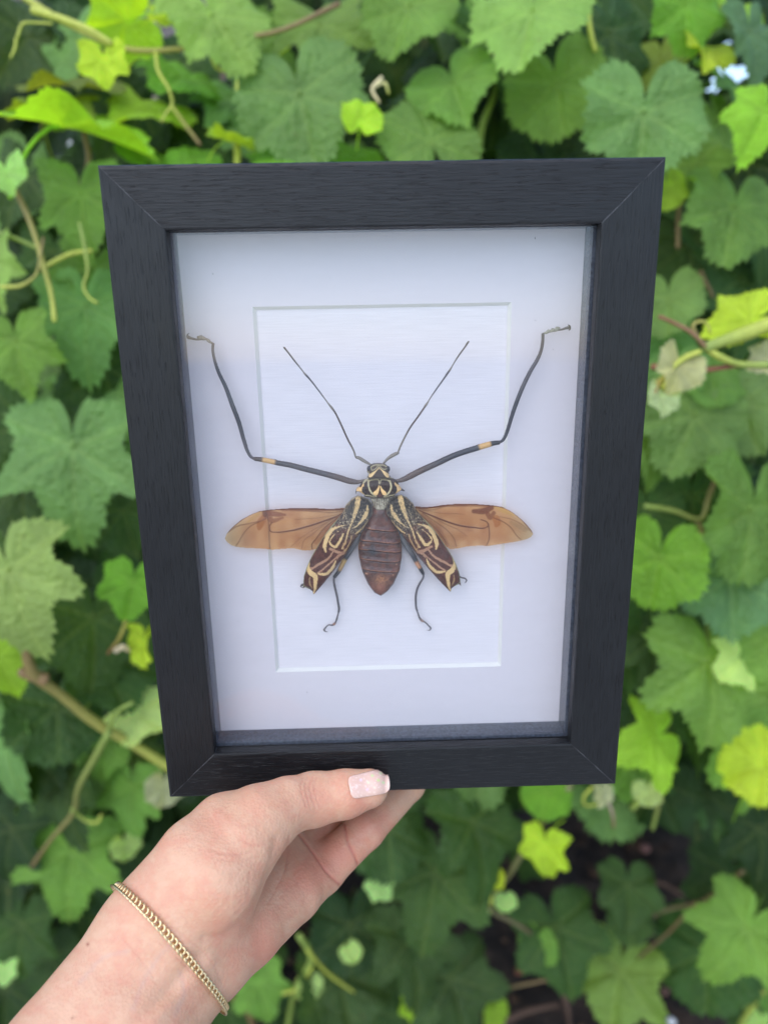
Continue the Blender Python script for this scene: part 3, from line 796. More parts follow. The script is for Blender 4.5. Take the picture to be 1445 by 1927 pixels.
# ------------------------------------------------------------------ shadow box frame
MT = .0175          # depth of the mat board's face behind the front face
BD = .0192          # depth of the linen card
T = .030            # thickness of the box
RW = .0219          # rail width
box = empty('picture_frame', FMAT, 'black woodgrain shadow box frame with white mat held up by a hand', 'picture frame')
def rail(L, ang, pos):
    prof = [(0, -T), (0, -.0013), (.0004, -.0004), (.0013, 0), (RW - .0008, 0), (RW - .0002, -.0002), (RW, -.0009), (RW, -.0050), (RW - .004, -.0050), (RW - .004, -T)]
    V, F = [], []
    xs = np.linspace(-1, 1, 13)
    n = len(prof)
    for t in xs:
        for y, z in prof: V.append((t * (L / 2 - y - .00004), y, z))
    for i in range(len(xs) - 1):
        for j in range(n):
            k = (j + 1) % n
            F.append((i * n + j, (i + 1) * n + j, (i + 1) * n + k, i * n + k))
    F.append(tuple(range(n - 1, -1, -1))[::-1]); F.append(tuple(range((len(xs) - 1) * n, len(xs) * n))[::-1])
    me = mesh('frame_rail', V, F, False)
    o = link('frame_rail', me, box, FRM[L])
    o.matrix_local = Matrix.Translation((*pos, 0)) @ Matrix.Rotation(ang, 4, 'Z')
FRM = {FW: frame_mat(FW), FH: frame_mat(FH)}
rail(FW, 0, (0, -FH / 2)); rail(FW, math.pi, (0, FH / 2))
rail(FH, -math.pi / 2, (-FW / 2, 0)); rail(FH, math.pi / 2, (FW / 2, 0))
GLM = glass_mat()
link('glass', box_mesh('glass', -FW/2 + RW - .0035, FW/2 - RW + .0035, -FH/2 + RW - .0035, FH/2 - RW + .0035, -.0071, -.0052), box, GLM)
# mat board with its bevelled window
mo = [fl(*q, MT) for q in ((478, 577), (963, 569), (942, 1253), (517, 1266))]
x0 = (mo[0][0] + mo[3][0]) / 2; x1 = (mo[1][0] + mo[2][0]) / 2
y1 = (mo[0][1] + mo[1][1]) / 2; y0 = (mo[2][1] + mo[3][1]) / 2
WX0, WX1, WY0, WY1 = x0, x1, y0, y1
B = .0013
ox, oy = FW/2 - RW + .003, FH/2 - RW + .003
MATM = paper_mat('mat_paper', (.62, .58, .62), 'mat'); COREM = simple('mat_core', (.68, .67, .645), .8)
def ringm(z0, r0, z1, r1):
    V = [(r0[0], r0[2], z0), (r0[1], r0[2], z0), (r0[1], r0[3], z0), (r0[0], r0[3], z0), (r1[0], r1[2], z1), (r1[1], r1[2], z1), (r1[1], r1[3], z1), (r1[0], r1[3], z1)]
    return V, [(i, (i + 1) % 4, 4 + (i + 1) % 4, 4 + i) for i in range(4)]
V, F = ringm(-MT, (-ox, ox, -oy, oy), -MT, (x0, x1, y0, y1))
V += ringm(-BD + .0001, (-ox, ox, -oy, oy), -BD + .0001, (x0 + B, x1 - B, y0 + B, y1 - B))[0]
F += [(i + 8, i + 12, (i + 1) % 4 + 12, (i + 1) % 4 + 8) for i in range(4)] + [(i, i + 8, (i + 1) % 4 + 8, (i + 1) % 4) for i in range(4)]
mb = link('mat_board', mesh('mat_board', V, F, False), box, MATM)
V, F = ringm(-MT, (x0, x1, y0, y1), -BD, (x0 + B, x1 - B, y0 + B, y1 - B))
link('bevel', mesh('bevel', V, F, False), mb, COREM)
link('backing_card', box_mesh('backing_card', -ox, ox, -oy, oy, -BD - .0008, -BD), box, paper_mat('linen_card', (.70, .665, .705), 'linen'))
link('back_panel', box_mesh('back_panel', -ox, ox, -oy, oy, -.0285, -.0255), box, simple('brown_hardboard', (.12, .08, .05), .8, .2, 200))
# spacer walls between glass and mat, set where the photograph shows their feet
sl = fl(333, 800 - 360, MT)[0]; sb = (fl(408, 1377, MT)[1] + fl(1049, 1355, MT)[1]) / 2
sr = (fl(1103, 430, MT)[0] + fl(1049, 1355, MT)[0]) / 2
IX, IY = FW / 2 - RW, FH / 2 - RW
SPM = simple('black_spacer', (.065, .075, .10), .24, .35, 900, .00006)
sl = min(sl, -IX + .0005)
for a in ((-IX - .0015, sl, -IY - .001, IY + .001), (sr, IX + .0015, -IY - .001, IY + .001), (sl, sr, -IY - .001, max(sb, -IY + .0003)), (sl, sr, IY - .0002, IY + .001)):
    link('spacer_strip', box_mesh('spacer_strip', a[0], a[1], a[2], a[3], -MT + .00005, -.0073), box, SPM)
print('spacer', sl, sr, sb, IX, IY, 'dist', FO)
# dust and tiny fibres lying on the card
V, F = [], []
for (x, y, dx, dy, w) in ((400, 515, 2, 1, 1.2), (1006, 446, 0.5, 4, 1.2), (1005, 602, 4, 2, .6), (447, 1170, 1.5, -1, 1), (526, 1183, 1, 0, 1), (577, 1302, 1.5, 1, 1.2), (621, 523, 1, 1, 1), (509, 840, 1, 0, 1), (672, 656, 2, 2, .5), (1040, 658, 1, -1, .8), (1000, 772, 1, 0, .8), (868, 1300, 1, 1, .7), (610, 700, 1, 0, .6), (780, 611, 2, 0, .4)):
    a, b_ = fl(x, y, MT - .0004), fl(x + dx, y + dy, MT - .0004)
    v, f, _ = tube_arrays([a, (a + b_) / 2, b_], np.array([.5, 1, .5]) * w * .00011, 6)
    F += [tuple(i + len(V) for i in g) for g in f]; V += v.tolist()
o = link('dust_speck', mesh('dust_speck', V, F), box, simple('dust', (.02, .02, .02), .9)); o['kind'] = 'stuff'

# ------------------------------------------------------------------ the beetle, lying in the box
bug = empty('beetle', FMAT @ Matrix.Translation((0, 0, -BD)), 'large mounted harlequin beetle with spread wings pinned inside the frame', 'beetle')
BI = Matrix.Translation((0, 0, BD))
def c1(P): return [(560 + x * .22145, 840 + y * .22145) + tuple(r) for x, y, *r in P]
def c2(P): return [(330 + x * .2699, 580 + y * .2699) + tuple(r) for x, y, *r in P]
def c3(P): return [(700 + x * .27682, 580 + y * .27682) + tuple(r) for x, y, *r in P]
def c4(P): return [(400 + x * .22145, 900 + y * .22145) + tuple(r) for x, y, *r in P]
def c5(P): return [(700 + x * .22145, 900 + y * .22145) + tuple(r) for x, y, *r in P]

def smooth_line(P, n=60):
    P = np.asarray(P, float)
    s = np.r_[0, np.cumsum(np.linalg.norm(np.diff(P[:, :2], axis=0), axis=1))]
    t = np.linspace(0, s[-1], n); m = np.gradient(P, s, axis=0); out = []
    for tt in t:
        i = min(max(np.searchsorted(s, tt) - 1, 0), len(s) - 2); h = s[i + 1] - s[i]; u = (tt - s[i]) / h
        out.append((2*u**3-3*u**2+1)*P[i] + (u**3-2*u**2+u)*h*m[i] + (-2*u**3+3*u**2)*P[i+1] + (u**3-u**2)*h*m[i+1])
    return np.array(out)

def inpoly(X, Y, P):
    P = np.asarray(P)[:, :2]; c = np.zeros(X.shape, bool); j = len(P) - 1
    for i in range(len(P)):
        a, b_ = P[i], P[j]
        if a[1] != b_[1]:
            c ^= ((a[1] > Y) != (b_[1] > Y)) & (X < (b_[0] - a[0]) * (Y - a[1]) / (b_[1] - a[1]) + a[0])
        j = i
    return c

def segdist(X, Y, P, closed=False, width=False):
    """distance to a polyline; with width, distance minus the local half width"""
    P = np.asarray(P, float); D = np.full(X.shape, 1e9)
    m = len(P) if closed else len(P) - 1
    for i in range(m):
        a, b_ = P[i], P[(i + 1) % len(P)]
        d = b_[:2] - a[:2]; t = np.clip(((X - a[0]) * d[0] + (Y - a[1]) * d[1]) / (d @ d + 1e-9), 0, 1)
        q = np.hypot(X - a[0] - t * d[0], Y - a[1] - t * d[1])
        if width: q = q - (a[2] + (b_[2] - a[2]) * t) / 2
        D = np.minimum(D, q)
    return D

def vnoise(X, Y, s, seed=0):
    rg = np.random.default_rng(seed); G = rg.random((64, 64))
    x, y = X / s, Y / s; xi, yi = np.floor(x).astype(int), np.floor(y).astype(int); fx, fy = x - xi, y - yi
    fx, fy = fx * fx * (3 - 2 * fx), fy * fy * (3 - 2 * fy); g = lambda a, b_: G[a % 64, b_ % 64]
    return (g(xi, yi) * (1 - fx) + g(xi + 1, yi) * fx) * (1 - fy) + (g(xi, yi + 1) * (1 - fx) + g(xi + 1, yi + 1) * fx) * fy

def mix(a, b_, t):
    t = np.clip(t, 0, 1)[..., None]; return a * (1 - t) + np.asarray(b_) * t

def dome(name, outline, depth, H, RB, colf, mat, step=.7, parent=None, zf=None, under=.35, px2m=.00021):
    """closed domed shell over a traced outline. depth: metres behind the face; H height m; RB rim radius px"""
    O = np.asarray(outline, float)
    xs = np.arange(O[:, 0].min() - step, O[:, 0].max() + 2 * step, step); ys = np.arange(O[:, 1].min() - step, O[:, 1].max() + 2 * step, step)
    X, Y = np.meshgrid(xs, ys)
    ins = inpoly(X, Y, O)
    D = segdist(X, Y, O, True)
    t = np.clip(D / RB, 0, 1); h = H * np.sqrt(1 - (1 - t) ** 2)
    if zf is not None: h = h + zf(X, Y, D)
    col = colf(X, Y, D)
    base = flv(np.stack([X.ravel(), Y.ravel()], 1), depth)
    top = base.copy(); top[:, 2] += (h * ins).ravel()
    bot = base.copy(); bot[:, 2] -= (h * ins).ravel() * under + .00003
    cell = ins[:-1, :-1] & ins[1:, :-1] & ins[:-1, 1:] & ins[1:, 1:]
    ii, jj = np.nonzero(cell); W = len(xs); N = X.size
    a = ii * W + jj
    Ft = np.stack([a, a + W, a + W + 1, a + 1], 1); Fb = Ft[:, ::-1] + N
    sides = []
    cp = np.pad(cell, 1)
    for di, dj, e0, e1 in ((-1, 0, (0, 0), (0, 1)), (1, 0, (1, 1), (1, 0)), (0, -1, (1, 0), (0, 0)), (0, 1, (0, 1), (1, 1))):
        nb = cp[ii + 1 + di, jj + 1 + dj]
        k = ~nb
        p = (ii[k] + e0[0]) * W + jj[k] + e0[1]; q = (ii[k] + e1[0]) * W + jj[k] + e1[1]
        sides.append(np.stack([p, q, q + N, p + N], 1))
    F = np.vstack([Ft, Fb] + sides)
    used = np.unique(F); mp = np.zeros(2 * N, int); mp[used] = np.arange(len(used))
    V = np.vstack([top, bot])[used]; C = np.vstack([col.reshape(-1, 3)] * 2)[used]
    me = mesh(name, V, mp[F], True, C)
    o = link(name, me, parent if parent is not None else bug, mat)
    if parent is None: o.matrix_local = BI
    return o

CHIT = vcol_mat('beetle_shell', .3, .00007, 4200, .2, cvar=.18)
CHITD = vcol_mat('beetle_limb', .42, .00009, 4500, .5, cvar=.2)
CREAM, TAN, PINK = s2l((212, 178, 124)), s2l((190, 150, 102)), s2l((168, 126, 98))
DK, BK, MAR, GRY = s2l((52, 34, 32)), s2l((36, 32, 34)), s2l((92, 46, 34)), s2l((150, 142, 128))

# elytra: traced on the right one, mirrored onto the left
RO = [(880,405),(930,430),(980,480),(1010,540),(1060,600),(1130,670),(1200,760),(1260,850),(1310,930),(1350,1010),(1375,1080),(1383,1150),(1388,1188),(1370,1172),(1335,1188),(1308,1207),(1300,1240),(1285,1228),(1200,1140),(1110,1040),(1010,920),(940,820),(880,740),(800,640),(755,570),(750,490),(785,440),(840,415),(872,408),(880,390)]
RMK = [
 ([(870,425,45),(880,470,46),(895,520,38),(915,570,30),(930,610,20),(955,660,14),(975,710,14),(990,760,12),(1010,800,12),(1030,840,20)], 0),
 ([(795,485,14),(800,530,26),(820,570,40),(845,605,26),(880,640,14),(915,670,6)], 0),
 ([(795,610,6),(820,650,14),(860,690,20),(905,722,14)], 0),
 ([(985,640,6),(1040,650,12),(1090,668,24),(1130,700,36),(1160,760,36),(1178,815,34),(1172,862,16)], 0),
 ([(1012,715,12),(1035,755,22),(1060,795,24),(1088,826,24),(1118,808,22),(1135,780,16),(1120,750,10),(1085,715,6),(1055,690,5)], 0),
 ([(998,785,20),(1020,828,16),(1015,862,8)], 1), ([(942,725,6),(955,780,12),(975,820,12),(1000,860,16),(1025,888,24)], 1),
 ([(1015,885,26),(1060,875,28),(1100,855,26),(1135,838,22)], 2), ([(1020,888,20),(1060,900,22),(1080,930,10)], 2),
 ([(1105,860,14),(1150,918,20),(1200,950,24),(1250,975,22),(1290,1000,20),(1330,1010,28)], 2),
 ([(1060,892,12),(1100,930,14),(1150,970,16),(1200,1010,16),(1250,1045,20)], 2),
 ([(1093,945,10),(1108,985,24),(1140,1028,32),(1180,1055,28),(1245,1050,16)], 0),
 ([(1322,950,14),(1333,1000,34),(1310,1040,46),(1275,1068,44),(1274,1120,34),(1280,1170,28),(1296,1225,14)], 0),
 ([(1322,1080,8),(1325,1125,16),(1303,1178,8)], 3),
 ([(955,450,5),(985,500,6),(1000,560,6),(1005,600,5)], 3), ([(900,420,5),(935,445,5),(960,480,4)], 3)]
def to_left(P):
    a, b_, a2, b2 = complex(880, 405), complex(1300, 1240), complex(505, 415), complex(135, 1262)
    k = (b2 - a2) / (-(b_ - a).conjugate())
    out = []
    for x, y, *r in P:
        q = a2 + k * (-(complex(x, y) - a).conjugate()); out.append((q.real, q.imag) + tuple(v * abs(k) for v in r))
    return out
def elytron(side):
    f = (lambda P: P) if side > 0 else to_left
    O = c1(f(RO)); mk = []
    for P, k in RMK:
        if k in (0, 1, 2): n_ = 24
        else: n_ = 14
        Q = c1([(x, y, w * .22145 * .98) for x, y, w in f(P)])
        mk.append((smooth_line(Q, n_), k))
    A, Bp = np.array(c1(f([(870, 420)]))[0][:2]), np.array(c1(f([(1300, 1200)]))[0][:2])
    ax = (Bp - A) / np.linalg.norm(Bp - A); LL = np.linalg.norm(Bp - A)
    outer = c1(f([(980,480),(1060,600),(1200,760),(1310,930),(1375,1080),(1383,1150),(1335,1188),(1300,1225)]))
    inner = c1(f([(755,570),(800,640),(940,820),(1110,1040),(1285,1228)]))
    def colf(X, Y, D):
        u = ((X - A[0]) * ax[0] + (Y - A[1]) * ax[1]) / LL
        nz = vnoise(X, Y, 1.2, 5); n2 = vnoise(X, Y, 2.4, 9)
        C = mix(np.broadcast_to(BK, X.shape + (3,)), s2l((72, 34, 26)), (u - .15) * 2.6)
        C = C * (0.85 + .3 * n2[..., None])
        for P, k in mk:
            d = segdist(X, Y, P, width=True) * 1.0 + (nz - .5) * (1.7 if k != 2 else 1.2) + (n2 - .5) * 1.0 + .25
            col = (CREAM, TAN, PINK, s2l((150, 120, 84)))[k]
            if k == 1: col = s2l((176, 140, 96))
            C = mix(C, MAR, np.clip(1.0 - (d - .2) / 1.3, 0, 1) * .55 * (u > .3))
            C = mix(C, col * .98, .5 - d / .7)
        # dark granules and pale stipple on the shoulder
        dots = vnoise(X + 31, Y, 1.0, 17) * vnoise(X, Y + 17, 1.0, 23)
        C = mix(C, BK, (dots - .38) * 9 * (u < .34))
        sp = vnoise(X, Y, .95, 41)
        band = np.exp(-((u - .22) / .16) ** 2)
        C = mix(C, s2l((196, 176, 140)), (sp - .66) * 6 * band * (.4 + n2)); C = mix(C, s2l((96, 48, 38)), (vnoise(X, Y, 4.5, 51) - .5) * 2 * (u > .3) * (C[..., 0] < .12))
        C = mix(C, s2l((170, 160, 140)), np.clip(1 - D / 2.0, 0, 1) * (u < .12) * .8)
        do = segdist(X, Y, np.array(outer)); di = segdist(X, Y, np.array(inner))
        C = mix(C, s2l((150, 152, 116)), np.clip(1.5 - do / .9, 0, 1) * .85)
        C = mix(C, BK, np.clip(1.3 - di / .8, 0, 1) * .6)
        return C
    dome('elytron', O, .0112, .0030, 12, colf, CHIT, .6, zf=lambda X, Y, D: -.0016 * np.clip(((X - A[0]) * ax[0] + (Y - A[1]) * ax[1]) / LL, 0, 1) + .00025 * (vnoise(X, Y, 1.3, 5) - .5), under=.1)
elytron(1); elytron(-1)

# hind wings: amber membranes with dark veins
WINGM = None
def wing_mat():
    m, nt, b, out = new_mat('wing_membrane')
    a = nd(nt, 'ShaderNodeAttribute', attribute_name='Col')
    nt.links.new(a.outputs['Color'], b.inputs['Base Color'])
    b.inputs['Roughness'].default_value = .2
    t = nd(nt, 'ShaderNodeBsdfTransparent'); nt.links.new(a.outputs['Color'], t.inputs[0])
    tl = nd(nt, 'ShaderNodeBsdfTranslucent'); nt.links.new(a.outputs['Color'], tl.inputs[0])
    m1 = nd(nt, 'ShaderNodeMixShader'); m1.inputs[0].default_value = .45
    nt.links.new(b.outputs[0], m1.inputs[1]); nt.links.new(tl.outputs[0], m1.inputs[2])
    al = nd(nt, 'ShaderNodeAttribute', attribute_name='clear')
    m2 = nd(nt, 'ShaderNodeMixShader')
    nt.links.new(al.outputs['Fac'], m2.inputs[0]); nt.links.new(m1.outputs[0], m2.inputs[1]); nt.links.new(t.outputs[0], m2.inputs[2])
    nt.links.new(m2.outputs[0], out.inputs[0])
    return m
WINGM = wing_mat()
def wing(O, veins, folds, wins, tip):
    O = np.array(O)
    st = .9
    xs = np.arange(O[:, 0].min() - st, O[:, 0].max() + 2 * st, st); ys = np.arange(O[:, 1].min() - st, O[:, 1].max() + 2 * st, st)
    X, Y = np.meshgrid(xs, ys); ins = inpoly(X, Y, O); D = segdist(X, Y, O, True)
    C = np.broadcast_to(s2l((240, 196, 140)), X.shape + (3,)).copy()
    C = mix(C, s2l((208, 152, 104)), vnoise(X, Y, 14, 3) * .9)
    C = mix(C, s2l((222, 196, 150)), np.clip(1 - np.abs(X - tip[0]) / 52, 0, 1) * 1.1)
    for P, c, s in folds:
        d = segdist(X, Y, smooth_line(P, 20), width=True)
        C = mix(C, s2l(c), np.clip(.5 - d / 2.5, 0, 1) * s)
    op = np.full(X.shape, .58); vz = np.zeros(X.shape)
    op = np.maximum(.12, op - .12 * np.clip(1 - D / 5, 0, 1))
    for P, s in veins:
        d = segdist(X, Y, smooth_line(P, 30), width=True)
        k = np.clip(.95 - d / 1.1, 0, 1) * s
        C = mix(C, s2l((110, 62, 40)), k); op = np.maximum(0, op - k * .3); vz += k
    top = flv(np.stack([X.ravel(), Y.ravel()], 1), .0140)
    u = np.abs(X - 716) / 290
    top[:, 2] += (.0010 * np.sin(u * 3.0) + .00012 * vz + .0004 * (vnoise(X, Y, 22, 8) - .5)).ravel()
    cell = ins[:-1, :-1] & ins[1:, :-1] & ins[:-1, 1:] & ins[1:, 1:]
    ii, jj = np.nonzero(cell); W = len(xs); a = ii * W + jj
    F = np.stack([a, a + W, a + W + 1, a + 1], 1); used = np.unique(F); mp = np.zeros(X.size, int); mp[used] = np.arange(len(used))
    me = mesh('hind_wing', top[used], mp[F], True, C.reshape(-1, 3)[used], {'clear': op.ravel()[used]})
    o = link('hind_wing', me, bug, WINGM); o.matrix_local = BI
LW = c4([(1180,245),(1110,246),(1000,255),(900,248),(750,244),(600,250),(470,262),(400,272),(330,300),(250,345),(180,400),(125,460),(104,510),(120,540),(160,570),(200,583),(300,592),(450,596),(510,603),(600,596),(680,590),(760,606),(840,606),(930,590),(1000,560),(1100,500),(1200,400)])
wing(LW, [(c4([(1180,255,9*.22),(1000,262,12*.22),(900,256,14*.22),(700,250,14*.22),(470,264,14*.22),(400,275,6*.22),(330,302,6*.22),(200,390,5*.22),(125,460,4*.22)]),1),
 (c4([(1180,262,2),(1010,285,1.6),(900,278,1.3),(700,262,1.3),(560,262,1.3)]),.6),
 (c4([(1120,290,1),(1000,340,2.0),(900,375,2.2),(780,412,2.2),(650,442,1.8),(540,452,1.2),(497,448,1),(487,400,1),(510,370,1)]),1), (c4([(470,300,1.2),(482,400,1.0),(485,500,1.0),(490,600,1.0)]),.7),
 (c4([(1120,300,1),(1000,375,1),(940,430,1.2),(880,510,1.4),(845,560,1.4),(850,600,.8)]),.9), (c4([(1060,320,1),(930,400,1),(850,470,1),(780,520,1),(760,590,.8)]),.6), (c4([(1100,295,.8),(900,330,.8),(700,345,.6)]),.45),
 (c4([(1000,350,.8),(860,430,.8),(740,510,.9),(670,575,.8)]),.5), (c4([(900,410,.7),(700,440,.7),(560,460,.6)]),.3),
 (c4([(465,330,1.4),(400,365,1.2),(330,400,1.2),(270,460,1.1),(220,545,.9),(195,580,.8)]),.75), (c4([(400,360,1.2),(300,385,1.2),(200,410,1.2),(140,455,1)]),.7)],
 [(c4([(420,280,4),(350,330,6),(300,370,3)]), (226,184,110), .8), (c4([(470,285,9),(540,300,10),(620,305,4)]), (150,86,58), .8), (c4([(480,300,10),(500,350,10),(600,330,4)]), (160,96,64), .7),
  (c4([(440,330,12),(410,380,14),(400,420,8)]), (200,128,66), .75), (c4([(440,275,8),(450,310,8)]), (112,60,40), .8), (c4([(1150,255,3),(900,262,6),(600,262,5)]), (150,80,52), .6), (c4([(1100,300,6),(980,420,8),(880,540,8)]), (186,120,76), .5)], None, LW[12])
RW_ = c5([(300,235),(380,232),(440,240),(520,232),(600,218),(750,208),(900,212),(1020,222),(1100,236),(1170,270),(1240,320),(1310,385),(1355,440),(1370,475),(1350,500),(1310,520),(1220,538),(1130,550),(990,572),(900,568),(810,575),(720,592),(660,597),(600,560),(500,480),(400,380)])
wing(RW_, [(c5([(300,240,2),(440,248,2.6),(520,240,3),(650,216,3),(850,213,3),(1020,226,2.4),(1100,240,1.4),(1240,322,1.2),(1360,460,1)]),1), (c5([(390,262,2),(520,262,1.6),(620,232,1.3),(800,226,1.2)]),.6),
 (c5([(400,270,1.2),(500,310,2),(600,350,2.2),(740,395,2.2),(860,412,1.8),(960,415,1.2),(985,400,1),(975,370,1),(920,345,1)]),1), (c5([(985,380,1.2),(992,450,1.2),(988,520,1),(965,575,1)]),.9),
 (c5([(400,300,1),(520,400,1),(580,470,1.2),(640,560,1.2)]),.7), (c5([(430,290,1),(560,380,1),(640,440,1),(690,500,1.2),(712,570,1)]),.7), (c5([(480,300,.9),(620,380,.9),(740,440,.9),(800,485,.8)]),.5),
 (c5([(420,268,.8),(600,290,.8),(780,300,.6)]),.45), (c5([(560,360,.7),(760,430,.7),(900,440,.6)]),.3),
 (c5([(1030,330,1.3),(1110,365,1.2),(1180,420,1.2),(1230,490,1),(1275,530,.8)]),.75), (c5([(1080,320,1.1),(1180,345,1),(1260,385,1),(1330,440,.9)]),.55)],
 [(c5([(1040,235,6),(1110,270,8),(1200,310,4)]), (226,186,112), .8), (c5([(1010,245,10),(960,270,12),(860,275,8)]), (138,80,56), .9), (c5([(980,300,9),(1000,330,9),(1030,290,8)]), (150,92,64), .8),
  (c5([(1050,340,14),(1060,380,12),(1050,400,6)]), (200,128,66), .7), (c5([(320,245,3),(600,225,6),(1000,228,4)]), (140,74,50), .6), (c5([(430,300,6),(560,430,8),(640,560,8)]), (186,120,76), .5), (c5([(1180,370,8),(1300,440,8)]), (190,160,120), .5)], None, RW_[13])

# abdomen with overlapping segments
AB = c1([(640,500),(700,492),(760,500),(800,600),(845,690),(872,770),(886,850),(888,930),(868,1050),(820,1160),(765,1228),(708,1268),(650,1240),(595,1165),(548,1060),(520,940),(512,850),(535,750),(580,660)])
segs = [688, 822, 868, 945, 1028, 1112]
def abz(X, Y, D):
    x = (X - 560) / .22145; y = (Y - 840) / .22145
    z = np.zeros(X.shape)
    for i, s in enumerate((690, 790, 865, 945, 1030)):
        e = y - (s + 10 * np.sin((x - 700) / 90.) + (0 if i < 3 else -((x - 700) / 160.) ** 2 * 8 + 6))
        z += -.0007 * np.exp(-(np.clip(e, 0, 99) / 10.) ** 2) * (e > 0) + .00055 * np.exp(-(np.clip(-e, 0, 99) / 22.) ** 2) * (e <= 0)
    return z + .00015 * (vnoise(X, Y, 3, 2) - .5)
def abc(X, Y, D):
    x = (X - 560) / .22145; y = (Y - 840) / .22145
    C = mix(np.broadcast_to(s2l((102, 56, 42)), X.shape + (3,)), s2l((58, 29, 24)), vnoise(X, Y, 7, 1) * 1.2 - .1)
    C = mix(C, s2l((78, 40, 34)), np.exp(-((x - 700) / 18.) ** 2) * (y < 900) * .6)
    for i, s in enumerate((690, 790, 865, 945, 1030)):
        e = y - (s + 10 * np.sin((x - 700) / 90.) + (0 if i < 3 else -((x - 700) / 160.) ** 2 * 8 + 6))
        C = mix(C, s2l((196, 128, 92)), np.exp(-(e / 5) ** 2) * (.35 + .65 * vnoise(X, Y, 5, 11 + i)))  # pale line paints a highlight along each segment edge
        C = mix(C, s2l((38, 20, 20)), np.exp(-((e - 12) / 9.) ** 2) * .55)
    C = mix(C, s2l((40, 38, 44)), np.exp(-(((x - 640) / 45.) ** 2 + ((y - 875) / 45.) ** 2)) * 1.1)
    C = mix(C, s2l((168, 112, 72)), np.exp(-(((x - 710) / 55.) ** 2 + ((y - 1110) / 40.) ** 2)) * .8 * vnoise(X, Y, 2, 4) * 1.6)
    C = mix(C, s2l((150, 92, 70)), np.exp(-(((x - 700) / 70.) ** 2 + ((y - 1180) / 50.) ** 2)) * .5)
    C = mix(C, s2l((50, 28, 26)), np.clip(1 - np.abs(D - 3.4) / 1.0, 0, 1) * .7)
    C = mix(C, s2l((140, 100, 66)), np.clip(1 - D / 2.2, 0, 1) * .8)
    for dx, dy in ((612, 672), (720, 692), (590, 1060), (810, 1070), (838, 980), (580, 1060), (560, 820)):
        C = mix(C, s2l((190, 140, 110)), np.exp(-(((x - dx) / 6.) ** 2 + ((y - dy) / 6.) ** 2)))
    return C
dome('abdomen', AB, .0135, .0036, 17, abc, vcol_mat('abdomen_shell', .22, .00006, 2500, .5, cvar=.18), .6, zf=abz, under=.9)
dome('scutellum', c1([(615,430),(790,430),(775,470),(750,520),(735,540),(670,540),(650,515),(628,470)]), .0115, .0016, 6,
     lambda X, Y, D: mix(mix(np.broadcast_to(s2l((150,138,118)), X.shape + (3,)), s2l((62,52,46)), np.abs(np.sin((X - 716) * .75)) ** 6 * (Y < 951)), s2l((205,196,172)), vnoise(X, Y, 2, 7) * 1.3 - .5), CHIT, .6)
# pronotum
PN = c1([(598,272),(700,262),(808,268),(838,282),(852,304),(866,335),(884,358),(922,382),(878,372),(845,392),(832,402),(826,424),(760,436),(700,440),(620,432),(562,424),(566,408),(548,398),(514,378),(502,384),(492,412),(490,385),(502,355),(520,340),(540,316),(560,288)])
PM = [([(600,285,14),(605,330,12),(625,370,16),(665,408,16)],4),([(600,284,10),(640,276,6),(690,280,6),(690,300,5)],4),([(700,300,5),(705,280,6),(750,276,6),(782,284,10)],4),([(782,284,14),(792,320,14),(780,360,14),(735,410,16)],4),
      ([(690,315,6),(685,340,16),(672,365,30),(662,378,40)],0),([(702,318,6),(712,345,16),(724,365,28),(734,378,34)],0),([(520,362,40),(545,345,26),(560,310,10)],0),([(560,395,18),(545,380,22),(530,368,26)],0),
      ([(860,345,44),(845,325,20),(825,300,10)],0),([(850,368,30),(838,385,12)],0),([(568,426,12),(640,432,12),(700,434,10),(770,428,12),(826,418,12)],4),([(592,268,8),(700,262,10),(808,266,8)],4),([(565,405,10),(600,400,12),(650,415,12)],4),([(740,415,12),(790,400,12),(828,395,10)],4),([(560,300,10),(580,282,10),(598,276,10)],4)]
PMs = [(smooth_line(c1([(x, y, w * .22145) for x, y, w in P]), 16), k) for P, k in PM]
def pnc(X, Y, D):
    C = np.broadcast_to(s2l((54, 40, 36)), X.shape + (3,)).copy()
    C = mix(C, s2l((98, 58, 44)), np.exp(-(((X - 714.5) / 5) ** 2 + ((Y - 929) / 4) ** 2)))
    nz = vnoise(X, Y, 1.0, 5) - .5
    for P, k in PMs:
        d = segdist(X, Y, P, width=True) + nz * .7
        C = mix(C, s2l((226, 186, 128)) if k == 0 else s2l((176, 164, 128)), .5 - d / .8)
    C = mix(C, s2l((40, 32, 32)), (.5 - (np.hypot((X - 684.5) / 1.0, (Y - 918) / 1.7) - 3.6)) )
    C = mix(C, s2l((40, 32, 32)), (.5 - (np.hypot((X - 743) / 1.0, (Y - 917) / 1.8) - 3.4)) )
    return C
dome('pronotum', PN, .0110, .0040, 13, pnc, CHIT, .5, zf=lambda X, Y, D: .0003 * (vnoise(X, Y, 3, 12) - .5) - .0006 * np.exp(-((Y - 901) / 2.) ** 2), under=.8)
